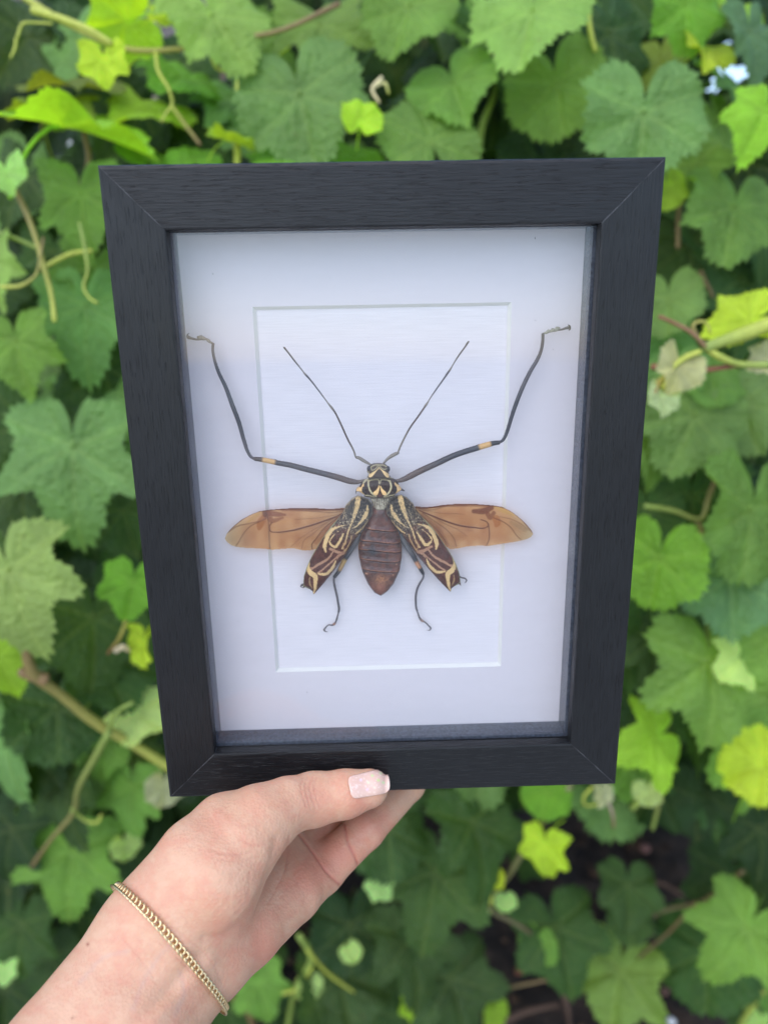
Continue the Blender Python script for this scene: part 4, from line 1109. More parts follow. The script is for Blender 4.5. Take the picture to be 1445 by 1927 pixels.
# head
HDo = c1([(588,192),(600,172),(622,150),(650,144),(700,142),(742,148),(765,165),(778,190),(776,225),(780,245),(800,266),(700,274),(585,268),(598,248),(602,228),(588,212)])
HM = [([(618,168,5),(650,152,5),(690,150,5),(740,156,5),(765,178,6),(770,200,6)],4),([(690,165,4),(668,190,8),(640,215,22),(616,238,28)],0),([(692,166,4),(715,188,8),(740,212,24),(764,240,30)],0),([(590,190,6),(604,210,8),(602,246,6)],4),
      ([(622,168,5),(630,186,5),(660,176,5),(678,158,5)],4),([(700,158,5),(720,176,5),(748,180,5),(762,172,5)],4),([(588,262,7),(700,266,7),(798,260,7)],4),([(686,150,4),(688,180,4)],4)]
HMs = [(smooth_line(c1([(x, y, w * .22145) for x, y, w in P]), 14), k) for P, k in HM]
def hdc(X, Y, D):
    C = np.broadcast_to(s2l((74, 62, 56)), X.shape + (3,)).copy()
    C = mix(C, s2l((50, 44, 50)), (X < 696) | (X > 728)) if False else C
    for P, k in HMs:
        d = segdist(X, Y, P, width=True)
        C = mix(C, s2l((232, 196, 140)) if k == 0 else s2l((178, 168, 132)), .5 - d / .8)
    return C
hd_o = dome('head', HDo, .0112, .0034, 10, hdc, CHIT, .5, under=.8)
for q in ((606, 190), (768, 192)):
    p = fl(*c1([q])[0][:2], .0094)
    import bmesh
    bm = bmesh.new(); bmesh.ops.create_uvsphere(bm, u_segments=20, v_segments=12, radius=.00085)
    for v in bm.verts: v.co.y *= 1.45
    me = bpy.data.meshes.new('eye'); bm.to_mesh(me); bm.free(); me.polygons.foreach_set('use_smooth', np.ones(len(me.polygons), bool))
    e = link('eye', me, hd_o, simple('eye_shell', (.025, .022, .03), .15)); e.matrix_local = Matrix.Translation(p)

# limbs
GREY, BROWN, NAVY, YEL, OLV = s2l((74, 70, 76)), s2l((78, 62, 58)), s2l((46, 48, 58)), s2l((198, 156, 100)), s2l((122, 114, 104))
def limb(name, pts, depth, cols, n=60, spikes=0, side=1, parent=None, sides=12):
    """pts (px,py,width px) ; depth: number or list"""
    pts = [np.array(p, float) for p in pts]
    dl = depth if hasattr(depth, '__len__') else [depth] * len(pts)
    P = np.array([fl(p[0], p[1], d) for p, d in zip(pts, dl)])
    cz = FO[2] * -1
    R = np.array([p[2] for p in pts]) / 2 / FPX * .285
    C = np.array(cols) if np.ndim(cols) == 2 else np.tile(cols, (len(pts), 1))
    V, F, Cc = tube_arrays(P, R, sides, C, n)
    parts = [(V, F, Cc)]
    if spikes:
        s = np.linspace(.12, .8, spikes)
        L_ = len(P) - 1
        for t in s:
            i = min(int(t * L_), L_ - 1); u = t * L_ - i
            a = P[i] * (1 - u) + P[i + 1] * u; r = R[i] * (1 - u) + R[i + 1] * u; tg = P[i + 1] - P[i]; tg /= np.linalg.norm(tg)
            nn = np.array([-tg[1], tg[0], 0]) * side
            parts.append(tube_arrays([a + nn * r * .7, a + nn * (r + .00012) + tg * .00005, a + nn * (r + .00028) + tg * .00018], [.00011, .00007, .00002], 5, np.tile(NAVY * .6, (3, 1))))
    V, F, Cc = join_arrays(parts)
    o = link(name, mesh(name, V, F, True, Cc), parent if parent is not None else bug, CHITD)
    if parent is None: o.matrix_local = BI
    return o
def sc_(P, k): return [(x, y, w * k) for x, y, w in P]
# fore legs
k2, k3 = .2699, .27682
lf = limb('leg', c2(sc_([(1335,1196,18),(1265,1212,34),(1225,1208,44),(1150,1185,46),(1040,1155,43),(900,1120,42),(800,1094,40),(702,1076,38),(690,1073,38),(615,1058,36),(604,1056,36),(553,1050,30)],k2)), .0120,
          [OLV,BROWN,BROWN,BROWN,GREY*.9,GREY*.75,GREY*.7,GREY*.7,YEL,YEL,BROWN*.6,BROWN*.6], 90, 30, -1)
limb('tibia', c2(sc_([(556,1052,20),(528,1036,22),(508,1005,24),(482,930,28),(442,790,31),(400,680,32),(352,550,28),(300,440,24),(272,350,20),(262,290,20),(265,245,20)],k2)), .0125, [BROWN*.7,GREY,GREY,GREY,NAVY,NAVY,NAVY,NAVY*1.1,GREY,GREY,BROWN], 90, 16, -1, lf)
ta = limb('tarsus', c2(sc_([(265,245,12),(245,238,16),(232,226,24),(215,214,14),(200,212,28),(180,200,24),(170,205,30),(155,200,16)],k2)), .0130, OLV, 40, parent=lf)
limb('tarsus', c2(sc_([(205,212,12),(150,218,14),(115,210,18),(92,202,24),(84,192,12),(88,182,8),(99,174,4)],k2)), .0130, GREY, 30, parent=lf)
rf_ = limb('leg', c3(sc_([(120,1172,18),(185,1172,30),(215,1163,38),(262,1140,46),(330,1105,46),(440,1055,44),(560,1000,42),(640,972,42),(720,948,42),(732,944,42),(800,924,40),(810,921,38),(866,912,30)],k3)), .0120,
           [OLV,BROWN,BROWN,BROWN,BROWN,GREY*.7,NAVY*1.0,NAVY*1.1,NAVY*1.1,YEL,YEL,NAVY*.8,NAVY*.8], 90, 30, 1)
limb('tibia', c3(sc_([(862,912,18),(885,900,22),(905,870,24),(920,830,26),(947,740,28),(985,630,30),(1030,520,30),(1080,420,28),(1122,350,26),(1147,290,22),(1158,230,22),(1160,172,20)],k3)), .0125, [NAVY,NAVY,NAVY,NAVY*.9,NAVY,NAVY,GREY,GREY,GREY,GREY*.8,GREY*.8,GREY*.7], 90, 16, 1, rf_)
limb('tarsus', c3(sc_([(1160,172,12),(1185,166,18),(1200,156,26),(1212,158,14),(1228,148,28),(1240,152,16),(1258,140,34),(1275,132,12)],k3)), .0130, s2l((134,134,122)), 40, parent=rf_)
limb('tarsus', c3(sc_([(1250,150,12),(1290,144,14),(1315,136,18),(1334,132,24)],k3)), .0130, GREY, 20, parent=rf_)
limb('claw', c3(sc_([(1330,112,5),(1342,122,12),(1344,140,12),(1336,152,5)],k3)), .0128, BROWN*.5, 16, parent=rf_)
# antennae
limb('antenna', c2(sc_([(1365,1092,14),(1335,1076,22),(1308,1060,26),(1275,1042,24),(1258,1040,18)],k2)), .0105, OLV, 30)
limb('antenna', c2(sc_([(1258,1042,12),(1250,1012,14),(1200,910,13),(1150,800,13),(1108,718,13),(1092,696,18),(1082,684,16),(1060,655,8),(1000,575,10),(950,510,11),(915,470,15),(905,460,14),(890,440,8),(830,365,11),(780,300,11),(762,278,14),(757,272,11)],k2)), .0100,
     [OLV,OLV,BROWN,BROWN,BROWN,OLV,OLV,OLV,GREY,GREY,GREY,OLV,OLV,GREY*.8,GREY*.7,GREY*.7,GREY*.7], 120)
limb('antenna', c3(sc_([(78,1055,14),(100,1030,20),(135,1003,28),(165,988,26),(182,982,16)],k3)), .0105, OLV, 30)
limb('antenna', c3(sc_([(176,980,12),(188,950,14),(215,892,14),(260,810,13),(310,740,13),(355,675,13),(366,658,18),(374,648,14),(385,628,8),(430,560,10),(480,490,11),(520,432,15),(530,418,14),(545,392,8),(590,320,11),(635,258,11),(650,234,14),(657,225,11)],k3)), .0100,
     [OLV,OLV,OLV,BROWN,BROWN,BROWN,OLV,OLV,OLV,GREY,GREY,GREY,OLV,OLV,GREY*.8,GREY*.7,GREY*.7,GREY*.7], 120)
# hind legs
k1 = .22145
LB = s2l((112, 112, 116))
hl = limb('leg', c1(sc_([(530,740,50),(500,800,54),(450,880,54),(410,945,50),(398,965,48),(362,1040,42),(350,1062,40),(312,1112,34)],k1)), .0155, [LB,LB,LB*.8,NAVY,s2l((196,158,92)),s2l((170,134,86)),NAVY*.7,NAVY*.5], 60)
limb('tibia', c1(sc_([(312,1108,18),(308,1140,20),(316,1190,22),(332,1260,22),(345,1330,22),(352,1385,22),(348,1410,20)],k1)), .0165, [GREY*1.3,GREY*1.3,GREY*1.1,GREY*1.2,GREY*1.2,GREY*1.1,GREY], 50, parent=hl)
limb('tarsus', c1(sc_([(348,1410,12),(340,1440,14),(333,1468,20),(325,1490,16),(310,1510,30),(298,1518,18),(262,1518,12),(240,1538,14),(226,1562,18),(236,1572,10),(256,1577,5)],k1)), .0170, [GREY]*4+[s2l((150,110,92))]+[GREY]*6, 60, parent=hl)
hr = limb('leg', c1(sc_([(870,740,56),(900,800,58),(950,880,54),(985,935,48),(1002,968,44),(1010,984,44),(1034,1024,40),(1042,1038,40),(1068,1085,32)],k1)), .0155, [LB,LB,LB*.9,NAVY*1.1,NAVY,s2l((188,132,96)),s2l((188,132,96)),NAVY*.7,NAVY*.6], 60)
limb('tibia', c1(sc_([(1070,1088,18),(1064,1120,20),(1040,1160,22),(1015,1215,22),(1004,1270,22),(1004,1330,22),(1008,1375,20),(1016,1400,18)],k1)), .0165, [GREY*1.3,GREY*1.2,GREY*1.2,GREY*1.2,GREY*1.1,GREY*1.1,GREY,GREY], 50, parent=hr)
limb('tarsus', c1(sc_([(1016,1400,12),(1026,1430,16),(1036,1458,20),(1058,1482,28),(1080,1492,14),(1108,1520,13),(1130,1548,16),(1122,1562,9),(1098,1561,5)],k1)), .0170, [GREY]*3+[s2l((150,122,108))]+[GREY]*5, 60, parent=hr)
# middle legs, tucked under the elytra, only the claws show
for pts in ([(600,520,40),(480,700,40),(300,820,36),(170,960,26),(100,1100,20),(62,1170,18),(36,1180,26),(26,1192,10),(48,1202,5)], [(800,520,40),(960,700,40),(1130,820,36),(1270,960,26),(1350,1080,20),(1390,1115,14),(1425,1124,14),(1436,1138,14),(1420,1162,6)]):
    limb('leg', c1(sc_(pts, k1)), [.0135] + [.0152] * 4 + [.0160] * (len(pts) - 5), GREY, 70)
# spines on prothorax
for pts in ([(800,205,8),(790,214,8),(778,216,8)], [(1300,1238,6),(1296,1225,8)]):
    pass
# ------------------------------------------------------------------ the hand (camera-space distance field, metres)
def cp(px, py, z): return ray(px, py) * z
def behind(px, py, dep):
    """camera-space point at a pixel on the plane dep behind the box face"""
    return fr2cam(fl(px, py, dep))
mm = .001
CH = []   # chains: (points, radii mm, blend mm)
CH.append(([cp(-190, 2420, .215), cp(125, 1992, .262), cp(284, 1757, .285)], [27, 23, 19], 8))          # radial side of the forearm
CH.append(([cp(40, 2480, .215), cp(262, 1950, .264), cp(349, 1815, .286)], [26, 21, 18], 10))
CH.append(([cp(284, 1757, .285), cp(345, 1690, .290), cp(425, 1600, .316), cp(470, 1535, .352)], [18, 16, 13, 10.5], 9))
CH.append(([cp(320, 1780, .288), cp(400, 1720, .300), cp(500, 1615, .338), cp(540, 1560, .362)], [18, 16, 11.5, 9.5], 10))
CH.append(([cp(345, 1800, .288), cp(430, 1730, .304), cp(530, 1650, .336), cp(582, 1598, .356)], [17, 15, 12, 9.5], 9))
CH.append(([cp(349, 1815, .286), cp(398, 1790, .292), cp(462, 1745, .306), cp(553, 1681, .328), cp(606, 1640, .345)], [18, 16.5, 15.5, 12, 9.8], 9))
CH.append(([cp(300, 1760, .284), cp(345, 1715, .283), cp(410, 1655, .2835), cp(458, 1592, .2915), cp(496, 1548, .300)], [15, 16.5, 17, 14.2, 12.2], 14))   # thenar
CH.append(([cp(318, 1690, .286), cp(372, 1612, .292), cp(425, 1562, .302), cp(470, 1540, .306)], [14, 15, 14.5, 12], 9))
CH.append(([cp(492, 1545, .299), cp(540, 1516, .307), cp(590, 1504, .3145), cp(650, 1494, .3165), cp(694, 1484, .3185)], [13.0, 11.2, 11.0, 9.9, 8.2], 5))    # thumb
CH.append(([cp(470, 1535, .352), behind(500, 1445, .040), behind(545, 1350, .0385), behind(575, 1270, .0385)], [10.5, 9.2, 8.4, 7.2], 4))
CH.append(([cp(540, 1560, .362), behind(592, 1450, .043), behind(636, 1340, .0390), behind(668, 1250, .0385)], [9.5, 9.2, 8.4, 7.2], 3))
CH.append(([cp(582, 1598, .356), behind(655, 1495, .044), behind(712, 1385, .0390), behind(745, 1300, .0382)], [9.5, 9.0, 8.2, 7.0], 3))
CH.append(([cp(606, 1640, .345), cp(688, 1560, .355), behind(768, 1476, .0400), behind(816, 1400, .0378), behind(838, 1345, .0370)], [9.8, 9.2, 8.3, 7.4, 6.4], 3))

def sdf(Q):
    """Q (...,3) camera space metres -> distance in mm"""
    D = np.full(Q.shape[:-1], 60.0)
    for P, R, k in CH:
        d = np.full(Q.shape[:-1], 1e3)
        for i in range(len(P) - 1):
            a, b_ = P[i], P[i + 1]; ab = b_ - a
            t = np.clip((Q - a) @ ab / (ab @ ab), 0, 1)
            q = np.linalg.norm(Q - a - t[..., None] * ab, axis=-1) * 1000 - (R[i] + (R[i + 1] - R[i]) * t)
            h = np.clip(.5 + .5 * (d - q) / 2.0, 0, 1)
            d = d * (1 - h) + q * h - 2.0 * h * (1 - h)
        h = np.clip(.5 + .5 * (D - d) / k, 0, 1)
        D = D * (1 - h) + d * h - k * h * (1 - h)
    # the rigid box presses the flesh: keep the hand clear of it
    L_ = (Q - FO) @ FR
    q = np.stack([np.abs(L_[..., 0]) - FW / 2, np.abs(L_[..., 1]) - FH / 2, np.abs(L_[..., 2] + T / 2) - T / 2], -1) * 1000
    bx = np.linalg.norm(np.maximum(q, 0), axis=-1) + np.minimum(q.max(-1), 0) 
    k = 1.5
    m_ = -(bx - .15)
    h = np.clip(.5 - .5 * (D - m_) / k, 0, 1)
    return D * (1 - h) + m_ * h + k * h * (1 - h)

def surface_nets(f, lo, hi, st):
    n = np.ceil((hi - lo) / st).astype(int) + 1
    ax = [lo[i] + st * np.arange(n[i]) for i in range(3)]
    S = np.empty(n, np.float32)
    for i in range(0, n[0], 16):
        G = np.stack(np.meshgrid(ax[0][i:i + 16], ax[1], ax[2], indexing='ij'), -1)
        S[i:i + 16] = f(G)
    neg = S < 0
    c = np.zeros(n - 1, int)
    for dx in (0, 1):
        for dy in (0, 1):
            for dz in (0, 1):
                c += neg[dx:n[0] - 1 + dx, dy:n[1] - 1 + dy, dz:n[2] - 1 + dz]
    act = (c > 0) & (c < 8)
    idx = np.full(act.shape, -1); I = np.argwhere(act); idx[act] = np.arange(len(I))
    acc = np.zeros((len(I), 3)); cnt = np.zeros(len(I))
    cor = [(a, b_, d) for a in (0, 1) for b_ in (0, 1) for d in (0, 1)]
    for p in cor:
        for ax_ in range(3):
            if p[ax_]: continue
            q = list(p); q[ax_] = 1
            s0 = S[I[:, 0] + p[0], I[:, 1] + p[1], I[:, 2] + p[2]]; s1 = S[I[:, 0] + q[0], I[:, 1] + q[1], I[:, 2] + q[2]]
            k = (s0 < 0) != (s1 < 0); t = np.where(k, s0 / np.where(k, s0 - s1, 1), 0)
            pt = np.array(p, float)[None].repeat(len(I), 0); pt[:, ax_] = t
            acc[k] += pt[k]; cnt[k] += 1
    V = lo + st * (I + acc / cnt[:, None])
    Fs = []
    for ax_ in range(3):
        b1, b2 = (ax_ + 1) % 3, (ax_ + 2) % 3
        sl0 = [slice(None)] * 3; sl1 = [slice(None)] * 3
        sl0[ax_] = slice(0, n[ax_] - 1); sl1[ax_] = slice(1, n[ax_])
        ch = neg[tuple(sl0)] != neg[tuple(sl1)]
        E = np.argwhere(ch)
        ok = (E[:, b1] > 0) & (E[:, b2] > 0) & (E[:, b1] < n[b1] - 1) & (E[:, b2] < n[b2] - 1); E = E[ok]
        def g(d1, d2):
            e = E.copy(); e[:, b1] -= d1; e[:, b2] -= d2; return idx[e[:, 0], e[:, 1], e[:, 2]]
        Q = np.stack([g(1, 1), g(0, 1), g(0, 0), g(1, 0)], 1)
        inside = neg[E[:, 0], E[:, 1], E[:, 2]]
        Q[~inside] = Q[~inside][:, ::-1]
        Fs.append(Q)
    return V, np.vstack(Fs)

allp = np.array([p for P, R, k in CH for p in P])
lo, hi = allp.min(0) - .032, allp.max(0) + .032
HV, HF = surface_nets(sdf, lo, hi, .00135)
# one subdivision pass near the visible side through Newton projection onto the field
def grad(Q, e=.0004):
    g = np.stack([sdf(Q + np.eye(3)[i] * e) - sdf(Q - np.eye(3)[i] * e) for i in range(3)], -1)
    return g / (np.linalg.norm(g, axis=-1, keepdims=True) + 1e-9)
E0 = {}
def subdivide(V, F):
    e = np.sort(np.stack([F, np.roll(F, -1, 1)], -1).reshape(-1, 2), 1)
    u, inv = np.unique(e[:, 0].astype(np.int64) * len(V) + e[:, 1], return_inverse=True)
    ea, eb = u // len(V), u % len(V)
    mid = (V[ea] + V[eb]) / 2; ctr = V[F].mean(1)
    inv = inv.reshape(-1, 4); n0 = len(V); n1 = n0 + len(mid)
    c = n1 + np.arange(len(F))
    out = [np.stack([F[:, i], n0 + inv[:, i], c, n0 + inv[:, (i + 3) % 4]], 1) for i in range(4)]
    return np.vstack([V, mid, ctr]), np.vstack(out)
HV, HF = subdivide(HV, HF)
for _ in range(2):
    HV = HV - grad(HV) * (np.clip(sdf(HV), -1, 1) * .001)[:, None]
HN = grad(HV)
PX = IW / 2 + HV[:, 0] / -HV[:, 2] * FPX; PY = IH / 2 - HV[:, 1] / -HV[:, 2] * FPX
facing = (np.einsum('ij,ij->i', HN, -HV / np.linalg.norm(HV, axis=1)[:, None]))
front = np.clip(facing * 4 + .2, 0, 1)
thumbish = -HV[:, 2] < .335
# skin pigment
SK = s2l((205, 160, 131)); RED = s2l((204, 131, 108)); PAL = s2l((212, 171, 143))
C = np.tile(SK, (len(HV), 1))
def blob(x, y, rx, ry, ang=0):
    c, s = math.cos(ang), math.sin(ang); dx, dy = PX - x, PY - y
    return np.exp(-(((dx * c + dy * s) / rx) ** 2 + ((-dx * s + dy * c) / ry) ** 2)) * front
def mx(C, c, t): t = np.clip(t, 0, 1)[:, None]; return C * (1 - t) + c * t
for b_ in (blob(470, 1770, 60, 40, -.8), blob(590, 1650, 70, 50, -.7), blob(700, 1560, 50, 60, -.8) * 1.2, blob(588, 1500, 28, 26) * .8, blob(500, 1800, 40, 30, -.8), blob(620, 1600, 60, 40), blob(400, 1560, 60, 40) * .3, blob(680, 1510, 30, 12) * .6):
    C = mx(C, RED, b_ * .6)
n_ = vnoise(PX + 500, PY, 26, 3) * .5 + vnoise(PX, PY + 300, 9, 4) * .3 + vnoise(PX, PY, 3.2, 6) * .2
C = mx(C, RED * .97, (n_ - .42) * 1.1 * (.5 + .5 * front)); C = mx(C, PAL, (.48 - n_) * 1.4)
def crease(P, w, dep, dark=.5, msk=None):
    global C, HV
    Q = smooth_line(np.array([(x, y) for x, y in P], float), 26)
    d = segdist(PX, PY, Q)
    m_ = front if msk is None else front * msk
    g = np.exp(-(d / w) ** 2) * m_
    HV = HV - HN * (g * dep * .001)[:, None]
    C = mx(C, s2l((190, 108, 92)), np.exp(-(d / (w * .8)) ** 2) * m_ * dark)
palm = (-HV[:, 2] > .300).astype(float)
# tendons and creases follow
crease([(560,1566),(590,1605),(615,1640),(642,1668)], 2.6, .7, .7, palm); crease([(648,1550),(655,1585),(668,1612),(674,1628)], 2.6, .8, .75, palm)
crease([(520,1580),(512,1620),(500,1665),(482,1700),(455,1735),(420,1762),(385,1765)], 9, .6, .12); crease([(545,1572),(535,1640),(505,1700)], 2.2, .25, .25)
crease([(395,1598),(425,1606),(450,1608),(474,1602)], 2.4, .2, .22); crease([(400,1612),(430,1620),(460,1620),(488,1612)], 2.2, .12, .15); crease([(452,1578),(475,1590),(500,1590)], 2.4, .2, .22)
for dx in (-12, -4, 5, 13):
    crease([(583+dx,1462),(578+dx,1480),(582+dx,1500),(588+dx,1518)], 1.6, .16, .33)
crease([(290,1720),(310,1770),(350,1820),(385,1850)], 2.0, .25, .3); crease([(255,1690),(300,1730),(350,1765),(390,1800),(420,1850)], 2.4, .2, .2); crease([(225,1760),(260,1800),(290,1840)], 2.2, .18, .2)
crease([(440,1640),(430,1690),(400,1730)], 2.0, .12, .12); crease([(470,1640),(466,1690),(440,1725)], 2.0, .12, .1)
for P, w, h in (([(395,1810),(340,1870),(280,1930),(230,1990)], 16, .8), ([(350,1775),(290,1850),(220,1930),(160,2000)], 18, .5)):      # tendons
    g = np.exp(-(segdist(PX, PY, np.array(P, float)) / w) ** 2) * front; HV = HV + HN * (g * h * .001)[:, None]
for P, w, h in (([(375,1800),(318,1865),(255,1930),(200,1995)], 12, .6), ([(418,1850),(385,1890),(350,1930)], 14, .5)):
    g = np.exp(-(segdist(PX, PY, np.array(P, float)) / w) ** 2) * front; HV = HV - HN * (g * h * .001)[:, None]
for x, y, r in ((166, 1777, 3.2), (137, 1916, 2.6)):      # small moles
    C = mx(C, s2l((150, 88, 66)), np.exp(-(np.hypot(PX - x, PY - y) / r) ** 2) * front)
for P in ([(250,1900),(270,1850),(300,1800),(320,1780)], [(330,1910),(345,1870),(340,1830)], [(150,1850),(200,1800),(240,1790)]):
    C = mx(C, s2l((176, 150, 146)), np.exp(-(segdist(PX, PY, smooth_line(np.array(P, float), 20)) / 5) ** 2) * front * .22)
rgw = np.random.default_rng(9)
for i in range(46):      # short fine skin lines across the wrist, thumb base and palm
    x0_, y0_ = [(300, 1760), (440, 1640), (560, 1640), (420, 1570)][i % 4]; x0_ += rgw.normal(0, 45); y0_ += rgw.normal(0, 38)
    an = [.85, 2.2, 2.3, .2][i % 4] + rgw.normal(0, .25); l_ = rgw.uniform(14, 38)
    crease([(x0_, y0_), (x0_ + l_ * math.cos(an) * .5 + rgw.normal(0, 1.5), y0_ + l_ * math.sin(an) * .5), (x0_ + l_ * math.cos(an), y0_ + l_ * math.sin(an))], 1.5, .10, .13)
fine = vnoise(PX, PY, 2.2, 31) - .5
HV = HV + HN * (fine * .00006 * front)[:, None]
skm, nt, b, out = new_mat('skin')
a = nd(nt, 'ShaderNodeAttribute', attribute_name='Col'); nt.links.new(a.outputs['Color'], b.inputs['Base Color'])
b.inputs['Roughness'].default_value = .46; b.inputs['Specular IOR Level'].default_value = .4
b.inputs['Subsurface Weight'].default_value = .35; b.inputs['Subsurface Radius'].default_value = (1, .35, .2); b.inputs['Subsurface Scale'].default_value = .0035
tc = nd(nt, 'ShaderNodeTexCoord'); vo = nd(nt, 'ShaderNodeTexVoronoi', i_Scale=900.0); no = nd(nt, 'ShaderNodeTexNoise', i_Scale=260.0, i_Detail=4.0)
nt.links.new(tc.outputs['Object'], vo.inputs['Vector']); nt.links.new(tc.outputs['Object'], no.inputs['Vector'])
ad = nd(nt, 'ShaderNodeMath', operation='ADD'); nt.links.new(vo.outputs['Distance'], ad.inputs[0]); nt.links.new(no.outputs[0], ad.inputs[1])
bp = nd(nt, 'ShaderNodeBump', i_Strength=.5, i_Distance=.0003); nt.links.new(ad.outputs[0], bp.inputs['Height']); nt.links.new(bp.outputs[0], b.inputs['Normal'])
pivot = cam2world(allp[0])
person = empty('person', Matrix.Translation(pivot), 'left arm of a person holding the frame, thumb with glittery pink nail in front', 'person')
PI_ = Matrix.Translation(-Vector(pivot))
arm = link('arm', mesh('arm', cam2world(HV), HF, True, C), person, skm); arm.matrix_local = PI_
print('hand verts', len(HV))

def march(px, py, z0=.20, z1=.40):
    """first hit of the hand along the camera ray"""
    px = np.atleast_1d(px).astype(float); py = np.atleast_1d(py).astype(float)
    r = np.stack([(px - IW / 2) / FPX, -(py - IH / 2) / FPX, -np.ones(len(px))], 1)
    z = np.full(len(px), z0)
    for _ in range(90): z = np.minimum(z + np.clip(sdf(r * z[:, None]) * .00085, -.001, .01), z1)
    return r * z[:, None]
# thumb nail: curved plate conforming to the thumb
a0, a1 = np.linspace(0, 1, 33), np.linspace(-1, 1, 29)
nx0, nx1 = 657.0, 731.0
U, W_ = np.meshgrid(a0, a1, indexing='ij')
cx = 657 + U * 72; cy = 1483.5 - U * 15
hw = 22.5 * (1 - .10 * (1 - U)) * np.where(U < .16, np.sqrt(np.clip(1 - ((.16 - U) / .16) ** 2, 0, 1)) * .45 + .55, 1) * np.where(U > .82, .62 + .38 * np.sqrt(np.clip(1 - ((U - .82) / .18) ** 2, 0, 1)), 1)
NX = cx + W_ * hw * .20 + 2.5 * (W_ ** 2) * (1 - 2 * (U > .5)) * -1 * 0; NY = cy + W_ * hw
SP = march(np.minimum(NX.ravel(), 722), NY.ravel())
SPx = SP.copy()
ov = np.maximum(NX.ravel() - 722, 0)[:, None]                   # free edge runs past the fingertip
tdir = cp(722, 1470, .3125) - cp(690, 1477, .3120); tdir /= np.linalg.norm(tdir)
SPx = SP + tdir * ov * .00023
SPn = grad(SP); mid_n = SPn[len(SPn) // 2]
bulge = (.00055 + .0005 * (1 - W_.ravel() ** 2))[:, None]
top = SPx + SPn * bulge; bot = SPx + SPn * (bulge - .0006)
k = 29; i, j = np.meshgrid(np.arange(32), np.arange(28), indexing='ij'); q = (i * k + j)
Ft = np.stack([q, q + k, q + k + 1, q + 1], -1).reshape(-1, 4); N = len(top)
rim = [r_ for r_ in [*range(0, k), *[t * k + k - 1 for t in range(1, 33)], *[32 * k + t for t in range(k - 2, -1, -1)], *[t * k for t in range(31, 0, -1)]]]
Fr = np.array([(rim[t], rim[(t + 1) % len(rim)], rim[(t + 1) % len(rim)] + N, rim[t] + N) for t in range(len(rim))])
g = np.ravel(U); NC = np.tile(s2l((222, 182, 164)), (N, 1))
rg = np.random.default_rng(5); tpx, tpy = NX.ravel(), NY.ravel()
NC = mx(NC, s2l((250, 244, 232)), np.clip((g - .955) / .03, 0, 1) * .3)
lit = vnoise(tpx, tpy, 2.0, 77); NC = mx(NC, s2l((250, 236, 226)), (lit - .70) * 1.6)
for gx, gy, c in ((700, 1462, (150, 240, 120)), (710, 1470, (170, 245, 110)), (714, 1458, (190, 250, 170)), (692, 1474, (200, 240, 190)), (690, 1486, (240, 200, 230)), (678, 1470, (230, 220, 250)), (704, 1482, (250, 230, 200)), (670, 1480, (240, 225, 215)), (718, 1474, (150, 235, 140))):
    NC = mx(NC, s2l(c), .6 * np.exp(-(np.hypot(tpx - gx, tpy - gy) / 2.2) ** 2))
nm = vcol_mat('nail_polish', .12, .00012, 4200, .6, coat=.8)
no_ = link('thumbnail', mesh('thumbnail', cam2world(np.vstack([top, bot])), np.vstack([Ft, Ft[:, ::-1] + N, Fr]), True, np.vstack([NC, NC])), person, nm); no_.matrix_local = PI_

# ------------------------------------------------------------------ gold curb chain bracelet
A_, B_ = march(226, 1672)[0], march(404, 1868)[0]
M_ = march(322, 1768)[0]
ctr = (cp(284, 1757, .285) + cp(349, 1815, .286)) / 2
pn = np.cross(A_ - M_, B_ - M_); pn /= np.linalg.norm(pn)
c0 = ctr - pn * (pn @ (ctr - M_))
e1 = (M_ - c0); e1 /= np.linalg.norm(e1); e2 = np.cross(pn, e1)
th = np.linspace(0, 2 * np.pi, 361)[:-1]
dirs = np.cos(th)[:, None] * e1 + np.sin(th)[:, None] * e2
rr = np.full(len(th), .045)
for _ in range(60): rr = rr - np.clip(sdf(c0 + dirs * rr[:, None]) * .0008, -.001, .004)
for _ in range(3): rr = (np.roll(rr, 1) + rr + np.roll(rr, -1)) / 3
loop = c0 + dirs * (rr + .0016)[:, None]
gold = simple('gold', (.78, .60, .34), .3, metal=1)
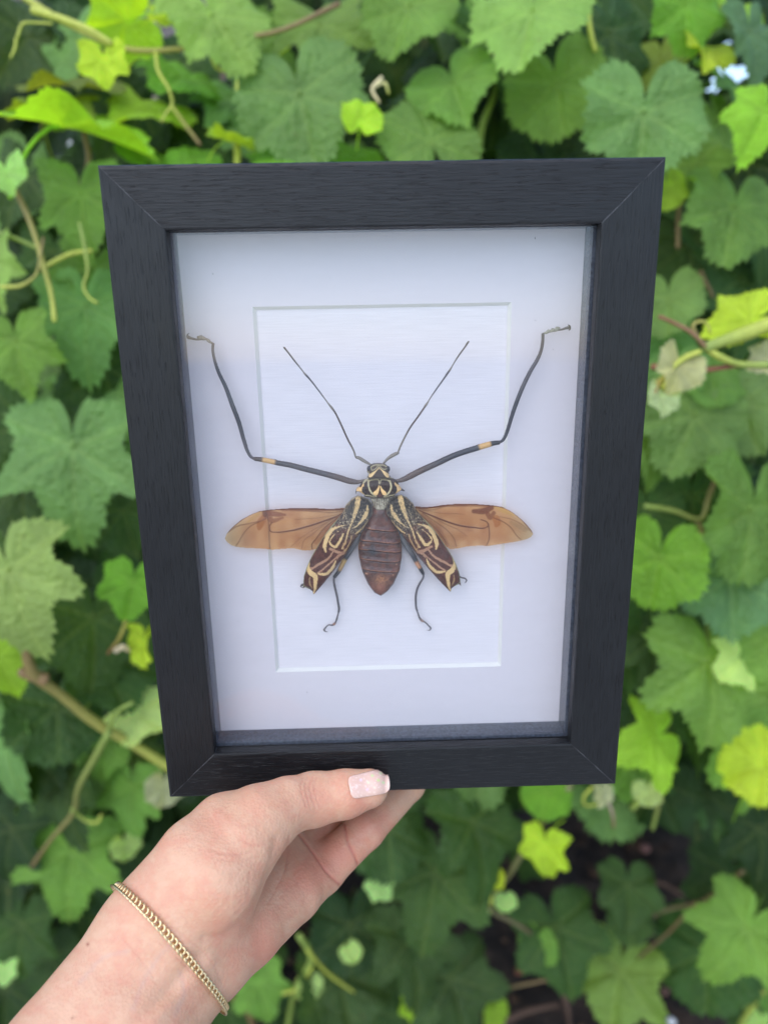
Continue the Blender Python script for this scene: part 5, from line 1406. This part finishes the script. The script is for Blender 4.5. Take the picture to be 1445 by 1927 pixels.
brac = empty('bracelet', Matrix.Translation(cam2world(c0)), 'thin gold curb chain bracelet around the wrist', 'bracelet')
BRI = Matrix.Translation(-Vector(cam2world(c0)))
seg = np.linalg.norm(np.diff(np.vstack([loop, loop[:1]]), axis=0), axis=1); s = np.r_[0, np.cumsum(seg)]
nl = int(round(s[-1] / .00215)) // 2 * 2
LC = np.vstack([loop, loop[:1]])
tt = np.linspace(0, 2 * np.pi, 25)[:-1]
rx, ry, wr = .00160, .00118, .00042
Vl = []
for t in tt:                                    # one oval link, wire torus
    c_ = np.array([rx * math.cos(t), ry * math.sin(t), .00042 * math.sin(2 * t)]); n_v = np.array([math.cos(t) / rx, math.sin(t) / ry, 0]); n_v /= np.linalg.norm(n_v)
    for p_ in np.linspace(0, 2 * np.pi, 9)[:-1]: Vl.append(c_ + wr * (math.cos(p_) * n_v + .9 * math.sin(p_) * np.array([0, 0, 1])))
Fl_ = [(i * 8 + j, ((i + 1) % 24) * 8 + j, ((i + 1) % 24) * 8 + (j + 1) % 8, i * 8 + (j + 1) % 8) for i in range(24) for j in range(8)]
lm = mesh('chain_link', Vl, Fl_); lm.materials.append(gold)
for i in range(nl):
    u = (i + .5) / nl * s[-1]
    p = np.array([np.interp(u, s, LC[:, k_]) for k_ in range(3)]); p2 = np.array([np.interp((u + .0006) % s[-1], s, LC[:, k_]) for k_ in range(3)])
    t_ = p2 - p; t_ /= np.linalg.norm(t_); nn = grad(p[None])[0]; nn -= t_ * (nn @ t_); nn /= np.linalg.norm(nn); bb = np.cross(nn, t_)
    tw = .62
    x_ = t_ * math.cos(.25) + bb * math.sin(.25); y_ = np.cross(nn, x_)
    y2 = y_ * math.cos(tw) + nn * math.sin(tw); z2 = np.cross(x_, y2)
    M3 = CMn[:3, :3] @ np.array([x_, y2, z2]).T
    M4 = Matrix([[*M3[0], 0], [*M3[1], 0], [*M3[2], 0], [0, 0, 0, 1]])
    o = bpy.data.objects.new('chain_link', lm); COL.objects.link(o); o.parent = brac
    o.matrix_local = BRI @ Matrix.Translation(cam2world(p)) @ M4
print('links', nl)
